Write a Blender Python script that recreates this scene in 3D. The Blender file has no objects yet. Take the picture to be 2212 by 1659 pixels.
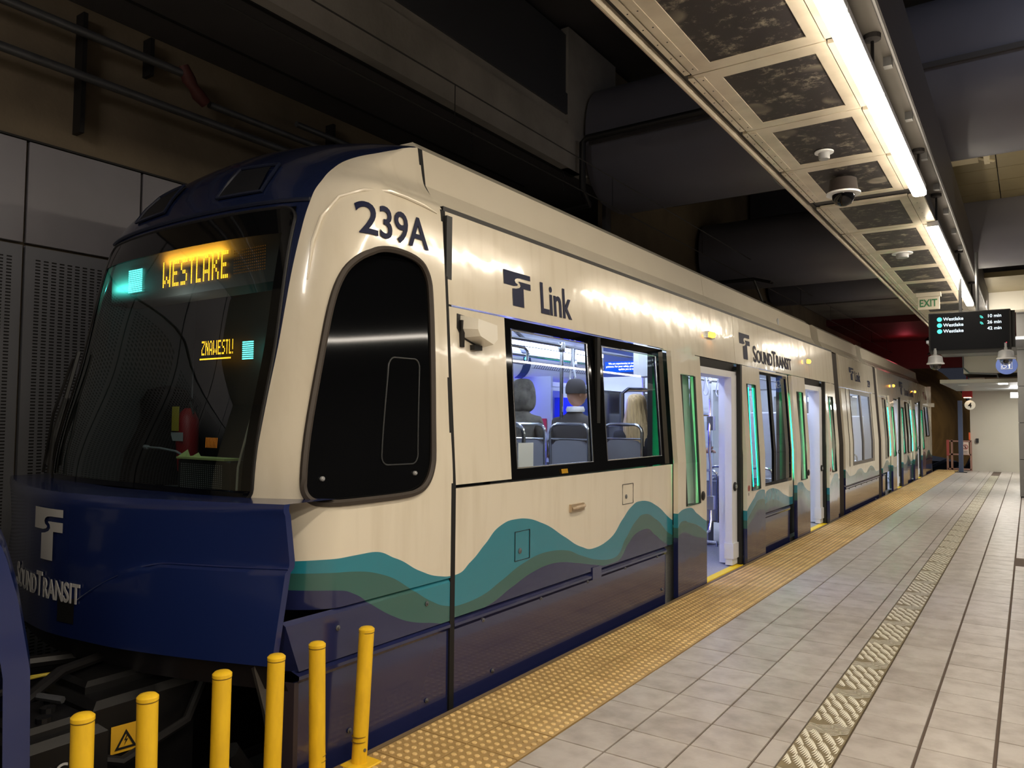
import bpy, math, random
import numpy as np
from mathutils import Vector, Matrix
random.seed(7)
scene = bpy.context.scene
COL = scene.collection

# ------------------------------------------------------------------ camera
F = 1630.3; YAW, PITCH, ROLL = [math.radians(a) for a in (34.393, 2.7313, 0.4623)]
EYE = np.array([0, 0, 1.6])
_d = np.array([-math.sin(YAW)*math.cos(PITCH), math.cos(YAW)*math.cos(PITCH), math.sin(PITCH)])
_r = np.array([math.cos(YAW), math.sin(YAW), 0]); _u = np.cross(_r, _d)
_r, _u = _r*math.cos(ROLL)+_u*math.sin(ROLL), -_r*math.sin(ROLL)+_u*math.cos(ROLL)
cam = bpy.data.cameras.new('camera'); cam_o = bpy.data.objects.new('camera', cam); COL.objects.link(cam_o)
cam.sensor_width = 36; cam.lens = F/2212*36; cam.clip_start = .05; cam.clip_end = 300
M4 = Matrix(((_r[0], _u[0], -_d[0], 0), (_r[1], _u[1], -_d[1], 0), (_r[2], _u[2], -_d[2], 1.6), (0, 0, 0, 1)))
cam_o.matrix_world = M4
scene.camera = cam_o
# surveyed points: a sight line of the photograph met with a known plane of the station
def _ray(px, py): return _d+_r*(px-1106)/F-_u*(py-829.5)/F
def atx(px, py, x): v = _ray(px, py); p = EYE+v*(x/v[0]); return [float(c) for c in p]
def aty(px, py, y): v = _ray(px, py); p = EYE+v*(y/v[1]); return [float(c) for c in p]

# ------------------------------------------------------------------ world, exposure, general light
scene.view_settings.view_transform = 'Standard'; scene.view_settings.look = 'None'
scene.view_settings.gamma = 1; scene.view_settings.use_curve_mapping = False
scene.view_settings.exposure = 0.28
world = bpy.data.worlds.new('world'); scene.world = world; world.use_nodes = True
world.node_tree.nodes['Background'].inputs[0].default_value = (.55, .6, .8, 1)
world.node_tree.nodes['Background'].inputs[1].default_value = .03
LAMP = 27.0          # platform strip lights
TRAIN_LAMP = 20.0     # train saloon strips

def area(name, loc, rot, sx, sy, power, color):
    l = bpy.data.lights.new(name, 'AREA'); l.shape = 'RECTANGLE'; l.size = sx; l.size_y = sy
    l.energy = power; l.color = color
    o = bpy.data.objects.new(name, l); COL.objects.link(o); o.location = loc; o.rotation_euler = rot
    return o
def point(name, loc, power, color, r=.05):
    l = bpy.data.lights.new(name, 'POINT'); l.energy = power; l.color = color; l.shadow_soft_size = r
    o = bpy.data.objects.new(name, l); COL.objects.link(o); o.location = loc
    return o
# unseen fill light added behind the photographer; platform lighting over the wide part of the platform (out of frame)
area('fill_behind', (1.0, -.6, 3.55), (0, 0, 0), .3, 6, 150, (1, .86, .68))
# unseen fill light added above the track to brighten wall and train nose
area('trackside_fill', (-3.4, -2.5, 4.6), (math.radians(25), math.radians(25), 0), .3, 3, 60, (1, .9, .8))
area('platform_light_right', (3.0, 9.0, 3.6), (0, 0, 0), .16, 22, 260, (1, .91, .78))

# ------------------------------------------------------------------ materials
def lin(c):
    c = c/255
    return c/12.92 if c <= .04045 else ((c+.055)/1.055)**2.4
def rgb(r, g, b): return (lin(r), lin(g), lin(b), 1)
_M = {}
def mat(name, c=(.5, .5, .5, 1), rough=.5, metal=0, noise=0, nscale=3, bump=0, bscale=40, c2=None, emit=0, coat=0, spec=.5, stretch=(1, 1, 1), alpha=1, trans=0):
    if name in _M: return _M[name]
    m = bpy.data.materials.new(name); m.use_nodes = True; nt = m.node_tree; b = nt.nodes['Principled BSDF']
    b.inputs['Base Color'].default_value = c; b.inputs['Roughness'].default_value = rough
    b.inputs['Metallic'].default_value = metal; b.inputs['Specular IOR Level'].default_value = spec
    b.inputs['Coat Weight'].default_value = coat; b.inputs['Coat Roughness'].default_value = .06
    b.inputs['Transmission Weight'].default_value = trans
    if emit: b.inputs['Emission Color'].default_value = c; b.inputs['Emission Strength'].default_value = emit
    g = nt.nodes.new('ShaderNodeNewGeometry'); mp = nt.nodes.new('ShaderNodeMapping'); mp.inputs['Scale'].default_value = stretch
    nt.links.new(g.outputs['Position'], mp.inputs[0])
    if noise:
        n = nt.nodes.new('ShaderNodeTexNoise'); n.inputs['Scale'].default_value = nscale; n.inputs['Detail'].default_value = 6
        nt.links.new(mp.outputs[0], n.inputs['Vector'])
        mx = nt.nodes.new('ShaderNodeMix'); mx.data_type = 'RGBA'
        mx.inputs['A'].default_value = c; mx.inputs['B'].default_value = c2 or (c[0]*.45, c[1]*.45, c[2]*.45, 1)
        mr = nt.nodes.new('ShaderNodeMapRange'); mr.inputs['From Min'].default_value = .4; mr.inputs['From Max'].default_value = .75
        mr.inputs['To Max'].default_value = noise
        nt.links.new(n.outputs['Fac'], mr.inputs['Value']); nt.links.new(mr.outputs[0], mx.inputs['Factor'])
        nt.links.new(mx.outputs['Result'], b.inputs['Base Color'])
    if bump:
        n2 = nt.nodes.new('ShaderNodeTexNoise'); n2.inputs['Scale'].default_value = bscale; n2.inputs['Detail'].default_value = 4
        nt.links.new(mp.outputs[0], n2.inputs['Vector'])
        bp = nt.nodes.new('ShaderNodeBump'); bp.inputs['Strength'].default_value = bump; bp.inputs['Distance'].default_value = .01
        nt.links.new(n2.outputs['Fac'], bp.inputs['Height']); nt.links.new(bp.outputs[0], b.inputs['Normal'])
    _M[name] = m
    return m
def emat(name, c, s):
    if name in _M: return _M[name]
    m = bpy.data.materials.new(name); m.use_nodes = True; nt = m.node_tree; nt.nodes.clear()
    e = nt.nodes.new('ShaderNodeEmission'); e.inputs[0].default_value = c; e.inputs[1].default_value = s
    o = nt.nodes.new('ShaderNodeOutputMaterial'); nt.links.new(e.outputs[0], o.inputs[0]); _M[name] = m
    return m
def glass(name, tint=(.9, .95, .95, 1), refl=.08, rough=.01):
    """thin pane: mostly clear with a Fresnel mirror on top"""
    if name in _M: return _M[name]
    m = bpy.data.materials.new(name); m.use_nodes = True; nt = m.node_tree; nt.nodes.clear()
    t = nt.nodes.new('ShaderNodeBsdfTransparent'); t.inputs[0].default_value = tint
    g = nt.nodes.new('ShaderNodeBsdfGlossy'); g.inputs['Roughness'].default_value = rough
    fr = nt.nodes.new('ShaderNodeLayerWeight'); fr.inputs[0].default_value = .5
    pw = nt.nodes.new('ShaderNodeMath'); pw.operation = 'POWER'; pw.inputs[1].default_value = 4.5
    nt.links.new(fr.outputs['Facing'], pw.inputs[0])
    ad = nt.nodes.new('ShaderNodeMath'); ad.operation = 'MULTIPLY_ADD'; ad.inputs[1].default_value = 1-refl; ad.inputs[2].default_value = refl
    nt.links.new(pw.outputs[0], ad.inputs[0])
    mx = nt.nodes.new('ShaderNodeMixShader'); nt.links.new(ad.outputs[0], mx.inputs[0])
    nt.links.new(t.outputs[0], mx.inputs[1]); nt.links.new(g.outputs[0], mx.inputs[2])
    o = nt.nodes.new('ShaderNodeOutputMaterial'); nt.links.new(mx.outputs[0], o.inputs[0]); _M[name] = m
    return m

CREAM = rgb(226, 218, 200); TEAL = rgb(38, 128, 148); GREEN = rgb(52, 98, 92); NAVY = rgb(34, 40, 82); BLUE = rgb(24, 38, 88); HOODBLUE = rgb(21, 30, 60)
m_cream = mat('cream_paint', CREAM, .22, noise=.12, nscale=2.5, c2=rgb(190, 178, 158), coat=.5)
m_navy = mat('navy_paint', NAVY, .16, coat=.8)
m_blue = mat('blue_paint', BLUE, .2, coat=.35)
m_dark = mat('dark_rubber', rgb(22, 21, 22), .5)
m_black = mat('black_void', rgb(8, 8, 9), .7)
m_gloss = mat('black_gloss', rgb(7, 8, 10), .05, spec=.4)
m_grayp = mat('grey_panel', rgb(150, 152, 155), .4)
m_white = mat('white_panel', rgb(232, 234, 238), .35)
m_chrome = mat('brushed_steel', rgb(200, 202, 205), .22, metal=1)
m_steel = mat('galvanised_steel', rgb(128, 130, 134), .45, metal=.8, noise=.4, nscale=6)
m_conc = mat('concrete', rgb(158, 154, 148), .85, noise=.7, nscale=1.3, bump=.35, bscale=18)
m_concd = mat('concrete_dark', rgb(116, 104, 86), .9, noise=.8, nscale=1.1, bump=.35, bscale=14)
m_soffit = mat('painted_soffit', rgb(72, 70, 72), .8, noise=.4, nscale=1.2)
m_duct = mat('grey_duct', rgb(104, 104, 116), .38, noise=.2, nscale=1.5, bump=.05, bscale=120)
m_yellow = mat('yellow_post', rgb(246, 200, 36), .45, noise=.35, nscale=30, c2=rgb(190, 145, 30), stretch=(1, 1, .25))
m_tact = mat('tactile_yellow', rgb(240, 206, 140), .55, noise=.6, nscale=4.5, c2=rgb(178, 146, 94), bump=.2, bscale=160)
def _dirt_shade():   # grime between the domes, plus painted shade that makes them stand out
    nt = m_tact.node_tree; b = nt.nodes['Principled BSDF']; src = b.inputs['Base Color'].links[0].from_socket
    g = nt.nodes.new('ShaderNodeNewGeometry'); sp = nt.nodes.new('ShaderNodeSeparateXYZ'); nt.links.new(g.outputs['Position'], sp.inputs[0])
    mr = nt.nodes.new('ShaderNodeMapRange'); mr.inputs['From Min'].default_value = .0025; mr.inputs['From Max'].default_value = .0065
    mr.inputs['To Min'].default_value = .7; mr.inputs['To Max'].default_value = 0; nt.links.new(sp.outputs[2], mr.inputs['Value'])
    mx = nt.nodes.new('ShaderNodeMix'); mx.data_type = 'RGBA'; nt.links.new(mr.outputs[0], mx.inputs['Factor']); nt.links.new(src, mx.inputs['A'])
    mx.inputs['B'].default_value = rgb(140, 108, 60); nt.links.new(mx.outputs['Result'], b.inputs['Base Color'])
_dirt_shade()
m_grout = mat('grout', rgb(94, 80, 70), .9)
m_glass = glass('clear_glass'); m_shield = glass('windscreen_glass', (.5, .58, .6, 1), .09)
m_red = mat('red_paint', rgb(150, 16, 24), .5)
m_galv = mat('soffit_metal', rgb(206, 196, 178), .38, metal=.25, noise=.5, nscale=4, c2=rgb(150, 138, 122), bump=.05)
m_text = mat('navy_lettering', rgb(24, 30, 62), .5, spec=.2)
m_textw = mat('white_lettering', rgb(190, 190, 190), .45)

# floor tile: one colour per tile with a worn, slightly glossy glaze
def tile_mat():
    m = bpy.data.materials.new('platform_tile'); m.use_nodes = True; nt = m.node_tree; b = nt.nodes['Principled BSDF']
    g = nt.nodes.new('ShaderNodeNewGeometry')
    n = nt.nodes.new('ShaderNodeTexNoise'); n.inputs['Scale'].default_value = 7; n.inputs['Detail'].default_value = 8
    nt.links.new(g.outputs['Position'], n.inputs['Vector'])
    n2 = nt.nodes.new('ShaderNodeTexNoise'); n2.inputs['Scale'].default_value = 26; n2.inputs['Detail'].default_value = 5; n2.inputs['Distortion'].default_value = .8
    nt.links.new(g.outputs['Position'], n2.inputs['Vector'])
    oi = nt.nodes.new('ShaderNodeObjectInfo')
    cr = nt.nodes.new('ShaderNodeValToRGB'); e = cr.color_ramp.elements
    e[0].position = .3; e[0].color = rgb(150, 140, 130); e[1].position = .72; e[1].color = rgb(186, 178, 170)
    ad = nt.nodes.new('ShaderNodeMath'); ad.operation = 'MULTIPLY_ADD'; ad.inputs[1].default_value = .16
    nt.links.new(oi.outputs['Random'], ad.inputs[0]); nt.links.new(n.outputs['Fac'], ad.inputs[2])
    nt.links.new(ad.outputs[0], cr.inputs[0]); nt.links.new(cr.outputs[0], b.inputs['Base Color'])
    mr = nt.nodes.new('ShaderNodeMapRange'); mr.inputs['To Min'].default_value = .22; mr.inputs['To Max'].default_value = .5
    nt.links.new(n2.outputs['Fac'], mr.inputs['Value']); nt.links.new(mr.outputs[0], b.inputs['Roughness'])
    bp = nt.nodes.new('ShaderNodeBump'); bp.inputs['Strength'].default_value = .28; bp.inputs['Distance'].default_value = .006
    nt.links.new(n2.outputs['Fac'], bp.inputs['Height']); nt.links.new(bp.outputs[0], b.inputs['Normal'])
    return m
m_tile = tile_mat()

# livery: three wave edges as functions of the distance along the train (UV.x), height is UV.y
def livery(name, y0, y1, w1, w2, w3, cab=None):
    m = bpy.data.materials.new(name); m.use_nodes = True; nt = m.node_tree; b = nt.nodes['Principled BSDF']
    uv = nt.nodes.new('ShaderNodeUVMap'); uv.uv_map = 'paint'
    sp = nt.nodes.new('ShaderNodeSeparateXYZ'); nt.links.new(uv.outputs[0], sp.inputs[0])
    mr = nt.nodes.new('ShaderNodeMapRange'); mr.inputs['From Min'].default_value = y0; mr.inputs['From Max'].default_value = y1
    nt.links.new(sp.outputs[0], mr.inputs['Value'])
    n = nt.nodes.new('ShaderNodeTexNoise'); n.inputs['Scale'].default_value = 1.4; n.inputs['Detail'].default_value = 7
    g = nt.nodes.new('ShaderNodeNewGeometry'); mp = nt.nodes.new('ShaderNodeMapping'); mp.inputs['Scale'].default_value = (3, 7, .8)
    nt.links.new(g.outputs['Position'], mp.inputs[0]); nt.links.new(mp.outputs[0], n.inputs['Vector'])
    dr = nt.nodes.new('ShaderNodeMapRange'); dr.inputs['From Min'].default_value = .5; dr.inputs['From Max'].default_value = .85; dr.inputs['To Max'].default_value = .45
    nt.links.new(n.outputs['Fac'], dr.inputs['Value'])
    dm = nt.nodes.new('ShaderNodeMix'); dm.data_type = 'RGBA'; dm.inputs['A'].default_value = CREAM; dm.inputs['B'].default_value = rgb(196, 184, 160)
    nt.links.new(dr.outputs[0], dm.inputs['Factor'])
    prev = dm.outputs['Result']
    for w, c in ((w1, TEAL), (w2, GREEN), (w3, NAVY)):
        fc = nt.nodes.new('ShaderNodeFloatCurve'); cu = fc.mapping.curves[0]
        pts = [((a-y0)/(y1-y0), z) for a, z in w]
        cu.points[0].location = pts[0]; cu.points[1].location = pts[-1]
        for p in pts[1:-1]: cu.points.new(*p)
        for p in cu.points: p.handle_type = 'AUTO_CLAMPED'
        fc.mapping.update()
        nt.links.new(mr.outputs[0], fc.inputs['Value'])
        lt = nt.nodes.new('ShaderNodeMath'); lt.operation = 'LESS_THAN'; nt.links.new(sp.outputs[1], lt.inputs[0]); nt.links.new(fc.outputs[0], lt.inputs[1])
        mx = nt.nodes.new('ShaderNodeMix'); mx.data_type = 'RGBA'; nt.links.new(lt.outputs[0], mx.inputs['Factor'])
        nt.links.new(prev, mx.inputs['A']); mx.inputs['B'].default_value = c; prev = mx.outputs['Result']
    if cab:   # blue hood inside |a| < edge(z)
        uv2 = nt.nodes.new('ShaderNodeUVMap'); uv2.uv_map = 'hood'
        s2 = nt.nodes.new('ShaderNodeSeparateXYZ'); nt.links.new(uv2.outputs[0], s2.inputs[0])
        fc = nt.nodes.new('ShaderNodeFloatCurve'); cu = fc.mapping.curves[0]
        pts = [((z-1.0)/2.3, a/2) for a, z in cab]
        cu.points[0].location = pts[0]; cu.points[1].location = pts[-1]
        for p in pts[1:-1]: cu.points.new(*p)
        fc.mapping.update()
        m2 = nt.nodes.new('ShaderNodeMapRange'); m2.inputs['From Min'].default_value = 1; m2.inputs['From Max'].default_value = 3.3
        nt.links.new(s2.outputs[1], m2.inputs['Value']); nt.links.new(m2.outputs[0], fc.inputs['Value'])
        hf = nt.nodes.new('ShaderNodeMath'); hf.operation = 'MULTIPLY'; hf.inputs[1].default_value = .5; nt.links.new(s2.outputs[0], hf.inputs[0])
        ab = nt.nodes.new('ShaderNodeMath'); ab.operation = 'ABSOLUTE'; nt.links.new(hf.outputs[0], ab.inputs[0])
        lt = nt.nodes.new('ShaderNodeMath'); lt.operation = 'LESS_THAN'; nt.links.new(ab.outputs[0], lt.inputs[0]); nt.links.new(fc.outputs[0], lt.inputs[1])
        mx = nt.nodes.new('ShaderNodeMix'); mx.data_type = 'RGBA'; nt.links.new(lt.outputs[0], mx.inputs['Factor'])
        nt.links.new(prev, mx.inputs['A']); mx.inputs['B'].default_value = HOODBLUE; prev = mx.outputs['Result']
    nt.links.new(prev, b.inputs['Base Color'])
    b.inputs['Roughness'].default_value = .17; b.inputs['Coat Weight'].default_value = .6; b.inputs['Coat Roughness'].default_value = .05
    n3 = nt.nodes.new('ShaderNodeTexNoise'); n3.inputs['Scale'].default_value = 3.2; nt.links.new(g.outputs['Position'], n3.inputs['Vector'])
    n4 = nt.nodes.new('ShaderNodeTexNoise'); n4.inputs['Scale'].default_value = 70; nt.links.new(g.outputs['Position'], n4.inputs['Vector'])
    am = nt.nodes.new('ShaderNodeMath'); am.operation = 'MULTIPLY_ADD'; am.inputs[1].default_value = .025
    nt.links.new(n4.outputs['Fac'], am.inputs[0]); nt.links.new(n3.outputs['Fac'], am.inputs[2])
    bp = nt.nodes.new('ShaderNodeBump'); bp.inputs['Strength'].default_value = .3; bp.inputs['Distance'].default_value = .012
    nt.links.new(am.outputs[0], bp.inputs['Height']); nt.links.new(bp.outputs[0], b.inputs['Normal'])
    nt.links.new(bp.outputs[0], b.inputs['Coat Normal'])
    _M[name] = m
    return m
W1 = [(2.0, .88), (2.222, .914), (2.456, .935), (2.72, .936), (2.917, .881), (3.117, .783), (3.275, .73), (3.403, .714), (3.552, .764), (3.702, .853), (3.879, .950), (3.99, .967), (4.108, .964), (4.336, .912), (4.653, .777), (4.9, .675), (5.067, .642), (5.304, .67), (5.57, .809), (5.75, .9), (5.87, .925), (6.0, .92), (6.223, .864), (6.564, .707), (6.7, .66)]
W2 = [(2.0, .84), (2.214, .86), (2.407, .873), (2.631, .858), (2.819, .814), (3.051, .696), (3.219, .601), (3.337, .555), (3.46, .536), (3.656, .548), (3.866, .602), (4.132, .677), (4.38, .707), (4.654, .685), (4.88, .617), (5.179, .542), (5.392, .521), (5.617, .641), (5.85, .78), (5.959, .808), (6.223, .742), (6.564, .569), (6.7, .54)]
W3 = [(2.0, .8), (2.193, .801), (2.359, .796), (2.534, .784), (2.633, .75), (2.738, .685), (2.923, .58), (3.055, .526), (3.193, .492), (3.408, .455), (3.743, .481), (3.978, .541), (4.255, .603), (4.45, .618), (4.562, .613), (4.8, .575), (5.1, .515), (5.3, .485), (5.436, .485), (5.664, .594), (5.85, .67), (5.985, .681), (6.2, .61), (6.389, .522), (6.7, .42)]
lv_a = livery('livery_front_section', 2.0, 6.7, W1, W2, W3)
HOOD = [(.553, 1.0), (.578, 1.5), (.581, 1.84), (.594, 2.22), (.612, 2.56), (.619, 2.71), (.632, 2.83), (.696, 2.955), (.761, 3.049), (.855, 3.115), (.965, 3.193), (1.45, 3.24), (1.9, 3.3)]
lv_cab = livery('livery_cab', 2.0, 6.7, W1, W2, W3, cab=HOOD)
D1 = [(6.6, .755), (6.72, .782), (6.841, .786), (7.068, .716), (7.342, .614), (7.5, .58), (8.6, .56), (8.66, .6), (8.926, .717), (9.1, .785), (9.2, .79), (9.365, .77), (9.39, .64), (9.63, .738), (9.83, .758), (10.055, .738), (10.508, .622), (10.87, .573), (10.9, .72), (11.0, .763), (11.093, .763), (11.355, .669), (11.675, .59), (12.9, .52), (12.973, .57), (13.212, .707), (13.4, .755), (13.576, .752), (13.8, .6), (14.1, .72)]
D2 = [(a, z-.125+.02*math.sin(a*3)) for a, z in D1]
D3 = [(a, z-.225+.02*math.sin(a*3+1)) for a, z in D1]
D2[0] = (6.6, .625); D2[2] = (6.85, .652); D2[4] = (7.342, .5); D3[2] = (6.85, .547); D3[0] = (6.6, .535); D3[4] = (7.342, .44)
lv_b = livery('livery_door_section', 6.6, 14.1, D1, D2, D3)
def wav(y0, y1, ph): return [(y, .67+.075*math.sin(2*math.pi*(y-ph)/1.22)) for y in np.linspace(y0, y1, 30)]
C1 = [(14.4, .8), (14.583, .751), (15.058, .619), (15.441, .634), (15.7, .7), (15.984, .719), (16.546, .6), (16.9, .68), (17.165, .716), (17.45, .68), (17.9, .567), (18.4, .6)]
lv_c = livery('livery_middle_section', 14.4, 18.4, C1, [(a, z-.02) for a, z in C1], [(a, z-.15) for a, z in C1])
_w = [(float(y), .64+.1*math.sin(2*math.pi*(y-18.9)/1.75)) for y in np.linspace(18.6, 29.4, 46)]
lv_d = livery('livery_rear_section', 18.6, 29.4, _w, [(a, z-.03) for a, z in _w], [(a, z-.14) for a, z in _w])

# ------------------------------------------------------------------ mesh helpers
class MB:
    def __init__(s): s.v = []; s.f = []; s.uv = []; s.uv2 = []
    def add(s, vs, fs, uv=None):
        k = len(s.v); s.v += [tuple(map(float, v)) for v in vs]; s.f += [tuple(i+k for i in f) for f in fs]
        s.uv += list(uv) if uv else [(v[1], v[2]) for v in vs]
        return s
    def box(s, x0, x1, y0, y1, z0, z1):
        return s.add([(x0, y0, z0), (x1, y0, z0), (x1, y1, z0), (x0, y1, z0), (x0, y0, z1), (x1, y0, z1), (x1, y1, z1), (x0, y1, z1)],
                     [(0, 3, 2, 1), (4, 5, 6, 7), (0, 1, 5, 4), (1, 2, 6, 5), (2, 3, 7, 6), (3, 0, 4, 7)])
    def bevbox(s, x0, x1, y0, y1, z0, z1, b):   # top edges chamfered
        return s.add([(x0, y0, z0), (x1, y0, z0), (x1, y1, z0), (x0, y1, z0), (x0, y0, z1-b), (x1, y0, z1-b), (x1, y1, z1-b), (x0, y1, z1-b),
                      (x0+b, y0+b, z1), (x1-b, y0+b, z1), (x1-b, y1-b, z1), (x0+b, y1-b, z1)],
                     [(0, 3, 2, 1), (0, 1, 5, 4), (1, 2, 6, 5), (2, 3, 7, 6), (3, 0, 4, 7), (4, 5, 9, 8), (5, 6, 10, 9), (6, 7, 11, 10), (7, 4, 8, 11), (8, 9, 10, 11)])
    def tube(s, pts, r, n=8, closed=False, cap=True):
        P = [Vector(p) for p in pts]; N = len(P); rs = r if hasattr(r, '__len__') else [r]*N
        up = None; rings = []
        for i in range(N):
            a = P[(i-1) % N] if (closed or i > 0) else P[i]; b = P[(i+1) % N] if (closed or i < N-1) else P[i]
            t = (b-a).normalized()
            if up is None: up = Vector((0, 0, 1)) if abs(t.z) < .9 else Vector((1, 0, 0))
            x = t.cross(up).normalized(); up = x.cross(t).normalized()
            rings.append([P[i]+(x*math.cos(2*math.pi*k/n)+up*math.sin(2*math.pi*k/n))*rs[i] for k in range(n)])
        vs = [v for rg in rings for v in rg]; fs = []
        for i in range(N if closed else N-1):
            j = (i+1) % N
            for k in range(n):
                k2 = (k+1) % n; fs.append((i*n+k, i*n+k2, j*n+k2, j*n+k))
        if cap and not closed: fs += [tuple(range(n)), tuple((N-1)*n+k for k in range(n-1, -1, -1))]
        return s.add(vs, fs)
    def lathe(s, prof, c=(0, 0, 0), n=16, axis='z'):
        vs = []; N = len(prof)
        for r, h in prof:
            for k in range(n):
                a = 2*math.pi*k/n; p = (r*math.cos(a), r*math.sin(a), h)
                if axis == 'x': p = (p[2], p[0], p[1])
                if axis == 'y': p = (p[0], p[2], p[1])
                vs.append((p[0]+c[0], p[1]+c[1], p[2]+c[2]))
        fs = [(i*n+k, i*n+(k+1) % n, (i+1)*n+(k+1) % n, (i+1)*n+k) for i in range(N-1) for k in range(n)]
        fs += [tuple(range(n-1, -1, -1)), tuple((N-1)*n+k for k in range(n))]
        return s.add(vs, fs)
    def grid(s, fn, U, V, uvfn=None, skip=None, flip=False):
        vs = [fn(a, b) for b in V for a in U]; n = len(U)
        fs = []
        for j in range(len(V)-1):
            for i in range(n-1):
                if skip and skip((U[i]+U[i+1])/2, (V[j]+V[j+1])/2): continue
                q = (j*n+i, j*n+i+1, (j+1)*n+i+1, (j+1)*n+i); fs.append(q[::-1] if flip else q)
        if uvfn: s.uv2 = s.uv2+[uvfn(a, b) for b in V for a in U]
        return s.add(vs, fs)
    def poly(s, pts, depth):   # planar polygon extruded by vector depth
        n = len(pts); d = Vector(depth); vs = [Vector(p) for p in pts]+[Vector(p)+d for p in pts]
        return s.add(vs, [tuple(range(n)), tuple(range(2*n-1, n-1, -1))]+[(i, i+n, (i+1) % n+n, (i+1) % n) for i in range(n)])
WLOC = {}
def obj(name, mb, m, parent=None, label=None, cat=None, group=None, kind=None, smooth=False, origin=None, recalc=True):
    if not mb.v: return None
    V = np.array(mb.v); lo = V.min(0); hi = V.max(0)
    o0 = np.array(origin) if origin is not None else np.array([(lo[0]+hi[0])/2, (lo[1]+hi[1])/2, lo[2]])
    me = bpy.data.meshes.new(name); me.from_pydata([tuple(v) for v in V-o0], [], mb.f)
    uvl = me.uv_layers.new(name='paint'); li = np.empty(len(me.loops), int); me.loops.foreach_get('vertex_index', li)
    uv = np.array(mb.uv, float)[li]; uvl.data.foreach_set('uv', uv.ravel())
    if len(mb.uv2) == len(mb.v):
        u2 = me.uv_layers.new(name='hood'); u2.data.foreach_set('uv', np.array(mb.uv2, float)[li].ravel())
    if recalc:
        import bmesh
        bm = bmesh.new(); bm.from_mesh(me); bmesh.ops.recalc_face_normals(bm, faces=bm.faces); bm.to_mesh(me); bm.free()
    me.materials.append(m)
    if smooth:
        me.polygons.foreach_set('use_smooth', [True]*len(me.polygons)); me.set_sharp_from_angle(angle=math.radians(38))
    o = bpy.data.objects.new(name, me); COL.objects.link(o)
    return place(o, o0, parent, label, cat, group, kind)
def place(o, w, parent=None, label=None, cat=None, group=None, kind=None):
    w = np.array(w, float); WLOC[o.name] = w
    if parent is not None: o.parent = parent; o.location = w-WLOC[parent.name]
    else: o.location = w
    if label: o['label'] = label
    if cat: o['category'] = cat
    if group: o['group'] = group
    if kind: o['kind'] = kind
    return o
def thing(name, loc, label=None, cat=None, group=None, kind=None, parent=None):
    e = bpy.data.objects.new(name, None); COL.objects.link(e); e.empty_display_size = .1
    return place(e, loc, parent, label, cat, group, kind)
def struct(name, mb, m, parent=None, **k): return obj(name, mb, m, parent, kind=None if parent else 'structure', **k)
def clone(o, dloc=(0, 0, 0), parent=None, label=None, group=None):
    c = o.copy(); COL.objects.link(c)
    w = WLOC[o.name]+(np.array(dloc) if parent is None else 0); WLOC[c.name] = w
    if parent is not None: c.parent = parent; c.location = o.location
    else: c.location = Vector(o.location)+Vector(dloc)
    if label: c['label'] = label
    if group: c['group'] = group
    for ch in o.children: clone(ch, (0, 0, 0), c)
    return c

# lettering: any text turned into a mesh and laid on a surface
def text(name, s, fn, m, parent, h=1.0, xs=1.0, weight=0.0, thick=.003, align='LEFT', y0=0, x0=0, fine=0):
    """fn(u,v,w)->xyz; s may be a list of (string, size) runs"""
    mb = MB(); runs = s if isinstance(s, list) else [(s, 1.0)]; pen = 0; outs = []
    for st, size in runs:
        cu = bpy.data.curves.new('t', 'FONT'); cu.body = st; cu.size = size*h/.73; cu.offset = weight*h; cu.resolution_u = 4
        cu.extrude = .5
        to = bpy.data.objects.new('t', cu); COL.objects.link(to)
        bpy.context.view_layer.update()
        me = bpy.data.meshes.new_from_object(to.evaluated_get(bpy.context.evaluated_depsgraph_get()))
        if fine:
            import bmesh
            bm = bmesh.new(); bm.from_mesh(me); bmesh.ops.triangulate(bm, faces=bm.faces)
            for _ in range(fine):
                bmesh.ops.subdivide_edges(bm, edges=[e for e in bm.edges if e.calc_length() > .12*h*size], cuts=1, use_grid_fill=False); bmesh.ops.triangulate(bm, faces=bm.faces)
            bm.to_mesh(me); bm.free()
        vs = [v.co.copy() for v in me.vertices]; fs = [tuple(p.vertices) for p in me.polygons]
        bpy.data.objects.remove(to); bpy.data.meshes.remove(me); bpy.data.curves.remove(cu)
        outs.append(([(v.x*xs+pen, v.y, v.z) for v in vs], fs)); pen += (max(v.x for v in vs)+.045*h*size)*xs if vs else 0
    off = {'LEFT': 0, 'CENTER': -pen/2, 'RIGHT': -pen}[align]
    for vs, fs in outs:
        mb.add([fn(x+off+x0, y+y0, (z+.5)*thick) for x, y, z in vs], fs)
    return obj(name, mb, m, parent)

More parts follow.
